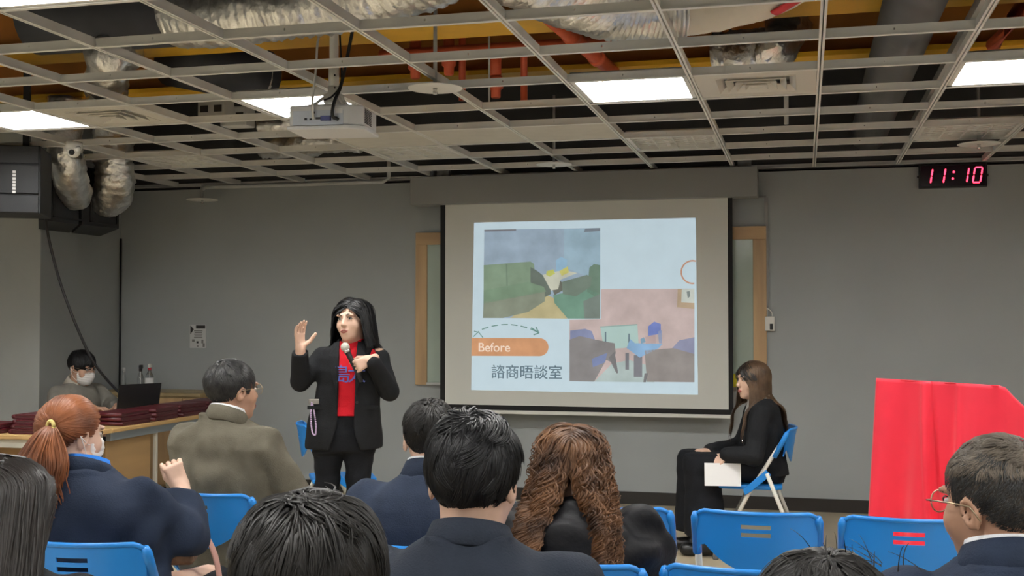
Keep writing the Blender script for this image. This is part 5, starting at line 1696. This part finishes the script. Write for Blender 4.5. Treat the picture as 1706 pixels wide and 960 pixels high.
collar(e, J, M['navy'], 'jacket_collar', .068, .068, .052, .022, tilt=.42)
trousers(e, J, M['navy'], .58); shoes(e, J); glasses(e, J, rot, hs, rim=.0014); face_parts(e, J, rot, hs)
chair_under(chair(0, 0, 0, 'blue folding chair under the man with thinning hair'), loc, rz)

# --- head at the bottom edge
rz = 4; hs = 1.0
J, loc = sit_at(1372, 915, 1.30, rz, hs, 1.0, -.04)
rot = head_rot(0, -4, 0)
e = person('person with wispy black hair seated in the last row behind the empty chairs', loc, rz, J, rot, hs, 'skin2')
hair_cap(e, J, rot, 'hblack', hs, -.003, -.08, .055, -.02)
strand_obj(e, J, rot, hs, short_hair(3800, 91, .07, .10, .6, whorl=(.1, -.2, .97), back=-.078, front=.05, side=-.02, r0=.0013, clump=7, steps=8), 'hsoft')
n = 20; rg = np.random.RandomState(4); P = np.zeros((n, 10, 3)); s = np.linspace(0, 1, 10)
a0 = rg.uniform(-1.2, .1, n); L = .02 + .035 * rg.rand(n)
P[..., 0] = (.035 + .03 * rg.normal(size=n))[:, None] + (L * np.sin(a0))[:, None] * s + .02 * (rg.rand(n) - .6)[:, None] * s ** 2
P[..., 1] = (-.03 + .03 * rg.normal(size=n))[:, None] + .015 * s * rg.normal(size=n)[:, None]
P[..., 2] = .112 + (L * np.cos(a0))[:, None] * (s - .35 * s ** 2)
strand_obj(e, J, rot, hs, (P, .0008 * (1 - .7 * s)[None, :] * np.ones((n, 1))), 'hsoft', 'stray_hair')
jacket(e, J, M['blackc'], infl=.02, arm=.016, hem=.46, wr=(.005, 20, 28), h=.013)
trousers(e, J, M['blackp'], .58); shoes(e, J); face_parts(e, J, rot, hs)
chair_under(chair(0, 0, 0, 'blue folding chair under the person with wispy black hair'), loc, rz)

# ------------------------------------------------------------------ masked person at the laptop
rz = -112; hs = 1.06
J, loc = sit_at(137, 583, 8.62, rz, hs, .95, .10)
J['wrL'] = V3(-.10, .34, .80); J['wrR'] = V3(.10, .34, .80); J['elL'] = V3(-.23, .06, .80); J['elR'] = V3(.23, .06, .80)
for k_ in 'LR': J['ank' + k_] = J['ank' + k_] - V3(0, .10, 0); J['toe' + k_] = J['toe' + k_] - V3(0, .10, 0)
rot = head_rot(12, -14, 0)
e = person('masked person in glasses and an olive-grey shirt working at the laptop', loc, rz, J, rot, hs, 'skin')
hair_cap(e, J, rot, 'hblack', hs, -.002, -.06, .040, .006)
strand_obj(e, J, rot, hs, short_hair(2000, 95, .06, .10, .6, whorl=(0, -.5, .86), back=-.058, front=.036, side=.006, r0=.002), 'hblack')
jacket(e, J, M['greyshirt'], 'shirt', infl=.018, arm=.016, hem=.46, wr=(.008, 24, 31))
collar(e, J, M['cream_c'], 'shirt_collar', .066, .066, .042, .030, tilt=.55, gap=70)
trousers(e, J, M['blackp'], .58); shoes(e, J); face_mask(e, J, rot, hs); glasses(e, J, rot, hs); face_parts(e, J, rot, hs, 'hblack', False)
st_ = empty('stool', (loc[0], loc[1], 0)); tag(st_, 'black stool under the masked person at the laptop', 'stool')
MB().lathe([(.01, .40), (.15, .405), (.165, .42), (.165, .44), (.15, .452), (.01, .455)], 20, c=(0, -.04, 0)).build('seat', M['black'], st_, True)
for sx in (-1, 1):
    for sy in (-1, 1): MB().tube([(sx * .09, -.04 + sy * .09, .41), (sx * .14, -.04 + sy * .14, 0)], .012, 8).build('leg', M['chrome'], st_, True)

# ------------------------------------------------------------------ seated woman by the screen
rz = 98; hs = .98; D = 7.12
J, loc = sit_at(1254, 601, D, rz, hs, .90, .04, hair=.122, dp=.84)
J['hipL'] = V3(-.08, -.06, .565); J['hipR'] = V3(.08, -.06, .565); J['kneL'] = V3(-.09, .34, .562); J['kneR'] = V3(.09, .37, .562); J['ankL'] = V3(-.09, .30, .09); J['ankR'] = V3(.09, .36, .09)
J['toeL'] = V3(-.09, .43, .04); J['toeR'] = V3(.09, .48, .04)
J['elL'] = V3(-.225, .03, J['shL'][2] - .27); J['wrL'] = V3(-.19, .19, .635); J['wrR'] = V3(.06, .27, .63); J['elR'] = V3(.22, .06, J['shR'][2] - .26)
rot = head_rot(22, -2, 0)
ht = {'L': hand_frame(J['wrL'], (.05, .75, -.75), (-.65, .45, .5))}
e = person('woman with long brown hair in a black blazer seated beside the screen', loc, rz, J, rot, hs, 'skin2', hand_tw=ht, hand_opts={'L': dict(curl=(25, 30, 25))}, fine=True)
face_parts(e, J, rot, hs, 'hbrown')
hair_cap(e, J, rot, 'hash', hs, -.003, -.07, .060, -.03)
so = head_solids(J, rot, hs, .94, .018)
strand_obj(e, J, rot, hs, long_hair(1900, 101, .46, .0, .006, 22, so, spread=.02, puff=.09, steps=22, lenvar=.3, fall=(0, .05, -1), r0=.0024), 'hash')
n, rg = scalp_roots(260, 7, lambda p: (p[:, 1] > .02) & (p[:, 2] > .075))
P = []; sd = np.sign(n[:, 0] + .02)
for i in range(12):
    t = i / 11; q = HC + n * HR * (1.02 + .02 * t); q = q.copy()
    q[:, 0] += sd * .050 * t ** 1.2; q[:, 1] += .030 * np.sin(t * 2.4) - .018 * t; q[:, 2] -= .075 * t ** 1.3
    P.append(q)
strand_obj(e, J, rot, hs, (np.stack(P, 1), np.full((len(n), 12), .0019)), 'hbrown', 'fringe')
def opn(v):
    v.field(lambda X, Y, Z, u: np.maximum(u, -np.maximum(np.abs(X) - (.012 + .10 * np.clip((Z - .70) / .3, 0, 1)), .03 - Y)))
v = Vol((-.25, -.3, .5), (.25, .3, J['nb'][2] + .08), .009); v.loft(J['tab'], .03, .008); v.cap(J['nb'] + V3(0, 0, -.02), .068, J['nb'] + V3(0, .015, .055), .060, .03)
mesh_np('knit_top', *v.mesh(), M['greyknit'], e)
jacket(e, J, M['blackc'], 'blazer', infl=.020, arm=.016, hem=.50, wr=(.005, 22, 41), open_front=opn, h=.008)
trousers(e, J, M['blackp'], .63, .015, .075, .13); shoes(e, J)
bt = J['tab'][3]; MB().ell((-.03, bt[2] + bt[4] + .026, .70), (.012, .006, .012), 12).build('button', M['chrome'], e, True)
fw_ = Matrix.Rotation(R(rz), 3, 'Z') @ Vector((0, .035, 0)); chair(loc[0] + fw_.x, loc[1] + fw_.y, rz - 7, 'blue folding chair under the woman beside the screen')
Rm = Matrix.Rotation(R(rz), 3, 'Z'); hw_ = Vector(loc) + Rm @ Vector(J['wrL'])
pcx = at(1204, 791, d=D - .215)
o = MB().box((-.111, -.001, -.068), (.111, .001, .068)).build('paper_sheet', M['paper']); o.location = pcx
o.rotation_euler = (R(-8), R(1.5), YAW + R(4)); tag(o, 'sheet of white paper held by the seated woman', 'paper')


# ------------------------------------------------------------------ presenter
D = 6.6; sc = D / FPX
root = at(583, 531, d=D); rz = 194.3
def L(px, py, y=0.0): return V3(-(px - 583) * sc, y, CAMZ - (py - 531) * sc)
J = dict(hipL=V3(-.055, 0, .80), hipR=V3(.115, 0, .80), kneL=V3(-.055, .02, .44), kneR=V3(.125, .02, .44), ankL=V3(-.065, -.01, .09), ankR=V3(.13, -.01, .09),
         toeL=V3(-.09, .13, .04), toeR=V3(.16, .13, .04), shL=V3(-.165, -.01, 1.238), shR=V3(.158, -.01, 1.240),
         elL=V3(-.235, .05, 1.045), elR=V3(.268, .08, 1.10), wrL=V3(-.142, .185, 1.225), wrR=V3(.252, .175, 1.285),
         nb=V3(-.012, -.005, 1.318), hd=V3(-.022, .025, 1.444))
J['tab'] = [(.70, .03, 0, .165, .12), (.80, .03, 0, .18, .13), (.90, .02, 0, .168, .122), (1.0, .01, 0, .155, .115), (1.08, 0, 0, .158, .122), (1.16, 0, 0, .168, .125), (1.23, 0, -.005, .165, .112), (1.28, 0, -.008, .135, .092), (1.312, -.008, -.008, .088, .070), (1.335, -.012, -.005, .058, .056)]
rot = head_rot(-24, 4, 3); hs = 1.05
yv = Vector((.8, .42, -.32)); xv = Vector((.44, -.05, .90)).normalized(); yv = (yv - xv * yv.dot(xv)).normalized(); zv = xv.cross(yv)
ht = {'L': hand_frame(J['wrL'], yv, zv), 'R': hand_frame(J['wrR'], (.03, .05, 1), (.80, -.6, 0))}
e = person('woman presenter standing with a microphone in a black blazer over a red shirt', root.xy.to_3d(), rz, J, rot, hs, 'skin2', hand_tw=ht,
           hand_opts={'L': dict(curl=(68, 78, 45), thumb=(.55, .8, -.5), tcurl=40, spread=0), 'R': dict(curl=(8, 14, 10), spread=3, thumb=(.85, .5, -.35))}, fine=True)
face_parts(e, J, rot, hs, 'hbrown')
hair_cap(e, J, rot, 'hblack', hs, -.003, -.07, .066, -.03)
so = head_solids(J, rot, hs, .84, .008)
strand_obj(e, J, rot, hs, long_hair(2000, 111, .25, -.012, .006, 30, so, spread=.16, puff=.20, steps=20, lenvar=.18, fall=(0, -.10, -1), r0=.0024), 'hblack')
# red shirt
v = Vol((-.25, -.2, .86), (.25, .2, 1.36), .008); v.loft(J['tab'], .02, .008)
v.cap(J['nb'] + V3(0, .01, .0), .058, J['nb'] + V3(0, .02, .1), .075, .01, 'sub'); v.field(wrinkle(.004, 26, 51)); v.field(lambda X, Y, Z, u: np.maximum(u, .905 - Z))
mesh_np('red_shirt', *v.mesh(), M['redshirt'], e)
pm = mat('print_blue', (.12, .16, .55), .7)
txm = Matrix.Rotation(R(90), 4, 'X'); flip = Matrix.Rotation(R(180), 4, 'Z')
text_mesh('shirt_print', '島', .105, pm, e, .004, 'CENTER', Matrix.Translation((.028, .134, 1.105)) @ flip @ txm)
text_mesh('shirt_print', '太', .105, pm, e, .004, 'CENTER', Matrix.Translation((-.058, .131, 1.105)) @ flip @ txm)
# blazer
bt = [(.70, .03, 0, .200, .135), (.76, .03, 0, .198, .138), (.85, .028, 0, .188, .135), (.95, .02, 0, .172, .126), (1.02, .01, 0, .162, .122)] + J['tab'][4:]
def opn(v):
    def fn(X, Y, Z, u):
        w = .047 + .05 * np.clip((.88 - Z) / .18, 0, 1) ** 1.6 + .012 * np.clip((Z - 1.24) / .08, 0, 1)
        xc = -.004 + .012 * np.clip((1.1 - Z) / .3, 0, 1)
        return np.maximum(u, -np.maximum(np.abs(X - xc) - w, .015 - Y))
    v.field(fn)
jacket(e, J, M['blackc'], 'blazer', infl=.020, arm=.010, hem=.715, wr=(.005, 20, 61), open_front=opn, h=.0075, tab=bt, sleeve=.93, shoulder=-.006)
# lapels
for s in (-1, 1):
    a = [(s * .052, .075, 1.325), (s * .050, .125, 1.24), (s * .050, .146, 1.14), (s * .050, .149, 1.02)]
    b_ = [(s * .088, .050, 1.318), (s * .105, .108, 1.245), (s * .085, .142, 1.14), (s * .053, .150, 1.02)]
    vs = []; fs = []
    for k in range(4): vs += [Vector(a[k]) + Vector((-.003, 0, 0)), Vector(b_[k]) + Vector((-.003, .006, 0))]
    fs = [(2 * k, 2 * k + 1, 2 * k + 3, 2 * k + 2) for k in range(3)]
    o = MB().add(vs, fs).build('lapel', M['blackc'], e, False); so_m = o.modifiers.new('solid', 'SOLIDIFY'); so_m.thickness = .004
MB().ell((-.062, .146, .985), (.008, .004, .008), 10).build('button', M['black'], e, True)
for s, x in ((1, .165), (-1, -.125)):
    MB().box((x - .055, .118, .945), (x + .055, .130, .965)).build('pocket_flap', M['blackc'], e)
trousers(e, J, M['blackp'], .93, -.004, .012, .07, h=.008); shoes(e, J)
# microphone in her hand
Rm = Matrix.Rotation(R(rz), 4, 'Z'); Rm.translation = root.xy.to_3d()
hc = ht['L'] @ Vector((0, .092, -.027)); ax = xv
e2 = empty('microphone', Rm @ (hc - ax * .09)); e2.rotation_euler = (Rm.to_3x3() @ Vector(ax)).to_track_quat('Z', 'Y').to_euler()
tag(e2, 'black handheld microphone with a pale round head held by the presenter', 'microphone')
MB().lathe([(.006, 0), (.0115, .003), (.0125, .05), (.015, .16), (.017, .185)], 16).build('handle', M['black'], e2, True)
MB().lathe([(.0175, .182), (.021, .186), (.021, .196), (.019, .2)], 18).build('ring', M['chrome'], e2, True)
MB().ell((0, 0, .215), (.0255, .0255, .027), 18).build('grille', mat('mic_mesh', (.62, .61, .55), .45, metal=.3, bump=.6, bscale=400), e2, True)
# lilac wrist strap clipped to her blazer
sp0 = Rm @ Vector((.185, .114, .985))
e3 = empty('beaded_strap', sp0, R(rz)); tag(e3, 'lilac beaded strap with a clear clip hanging from the blazer', 'strap')
MB().box((-.03, 0, -.012), (.03, .008, .018)).build('clip', mat('clip_silver', (.35, .33, .30), .3, metal=.4), e3, False, .003)
lp_ = spline([(.012, .008, -.005), (.016, .012, -.06), (.012, .014, -.13), (.004, .014, -.175), (-.012, .014, -.18), (-.014, .014, -.13), (-.004, .012, -.06), (.006, .010, -.015)], 46)
for k, p in enumerate(lp_): MB().ell(p, (.0052, .0052, .0052), 8).build('bead', mat('lilac_bead', (.60, .45, .68), .4), e3, True)

# presenter's empty chair behind her
pcx = at(512, 704, Z=.79)
chair(pcx.x + .22, pcx.y + .05, -62, 'blue folding chair standing behind the presenter')

# ------------------------------------------------------------------ red cloth over a display stand
EL = at(1462, 630, d=6.0); ER = at(1665, 642, d=5.55)
e = empty('covered_stand', ((EL.x + ER.x) / 2, (EL.y + ER.y) / 2, 0)); tag(e, 'display stand hidden under a bright red draped cloth', 'covered stand')
M['redcloth'] = mat('red_satin_cloth', (.86, .012, .045), .55, var=.04, vscale=6, sheen=.3)
o0 = Vector(e.location); u = (ER - EL); u.z = 0; Wd = u.length; u.normalize(); nrm = Vector((u.y, -u.x, 0))   # nrm points to the audience
nu, nv = 110, 60; vs = []; zt = EL.z; depth = .34
def fold(s, t):
    a = .016 + .075 * t
    return a * (math.sin(s * 17 + 1.2 * math.sin(t * 2)) * .55 + .8 * math.exp(-((s - .42 - .12 * t) / .03) ** 2) - .9 * math.exp(-((s - .47 - .06 * t) / .025) ** 2) + .6 * math.exp(-((s - .70 + .05 * t) / .03) ** 2) * (1 - t))
# front sheet, wraps round the right edge and falls backwards
tot = Wd + depth + .12
for j in range(nv):
    t = j / (nv - 1)
    for i in range(nu):
        s = (i / (nu - 1)) * tot
        flare = .022 * t
        if s < Wd:
            q = EL + u * (s + (s / Wd - .5) * flare * 1.2 * 2) + nrm * (.012 + .05 * t + fold(s / Wd, t)); ztop = lerp(EL.z, ER.z, s / Wd)
        else:
            r = s - Wd; q = ER + u * (flare * 1.2 + .02 + r * .75) - nrm * (r * .85) + nrm * (.05 * t + .02 * math.sin(r * 38) * (t + .3)); ztop = ER.z - .75 * r - .05 * math.sin(r * 9)
        vs.append(Vector((q.x, q.y, lerp(ztop, .012, t))) - o0)
fs = [(j * nu + i, j * nu + i + 1, (j + 1) * nu + i + 1, (j + 1) * nu + i) for j in range(nv - 1) for i in range(nu - 1)]
cl_ = MB().add(vs, fs).build('draped_cloth', M['redcloth'], e, True)
sm_ = cl_.modifiers.new('solid', 'SOLIDIFY'); sm_.thickness = .004
# back sheet over the top
vs = []; nb_ = 40
for j in range(nb_):
    t = j / (nb_ - 1)
    for i in range(40):
        s = i / 39
        q = EL + u * (s * Wd) - nrm * (.34 * min(1, t * 3) ** .8) + nrm * (.012 + .02 * math.sin(s * 20) * t)
        z = lerp(EL.z, ER.z, s) - .22 * min(1, t * 3) - max(0, t - .33) / .67 * (EL.z - .24)
        vs.append(Vector((q.x, q.y, max(z, .012))) - o0)
fs = [(j * 40 + i, j * 40 + i + 1, (j + 1) * 40 + i + 1, (j + 1) * 40 + i) for j in range(nb_ - 1) for i in range(39)]
b2 = MB().add(vs, fs).build('cloth_back', M['redcloth'], e, True); sm_ = b2.modifiers.new('solid', 'SOLIDIFY'); sm_.thickness = .004
# knot of bunched cloth at the right end
kp = at(1698, 700, d=5.72) - o0
kv = Vol(np.array(kp) - .16, np.array(kp) + .16, .007)
kv.ell(kp, (.055, .05, .06), .02); kv.cap(np.array(kp), .04, np.array(kp) + V3(.09, .04, -.05), .05, .03); kv.cap(np.array(kp), .04, np.array(kp) + V3(-.04, .05, -.10), .05, .03)
kv.field(wrinkle(.012, 55, 77)); mesh_np('cloth_knot', *kv.mesh(), M['redcloth'], e)

# ------------------------------------------------------------------ handbag on the floor beside the ponytailed woman
hb = Vector(PONY_LOC) + Matrix.Rotation(R(-4), 3, 'Z') @ Vector((.005, .24, .622))
e = empty('handbag', hb, R(20)); tag(e, 'brown patterned handbag with a pink strap on the ponytailed woman\'s lap', 'handbag')
M['bag'] = mat('brown_monogram_leather', (.10, .058, .036), .5, var=.1, vscale=26, col2=(.22, .14, .09))
MB().prism([(-.09, .0), (.09, .0), (.095, .03), (.08, .15), (.06, .17), (-.06, .17), (-.08, .15), (-.095, .03)], 1, -.05, .05).build('bag_body', M['bag'], e, False, .012)
MB().tube(spline([(.07, 0, .15), (.10, -.03, .14), (.165, -.05, .03), (.19, -.05, -.15), (.20, -.05, -.30)], 20), .012, 8, flat=(1.2, .35)).build('strap', mat('pink_strap', (.55, .30, .25), .6), e, True)

# make normals of hand-built parts consistent and report
bpy.context.view_layer.update()
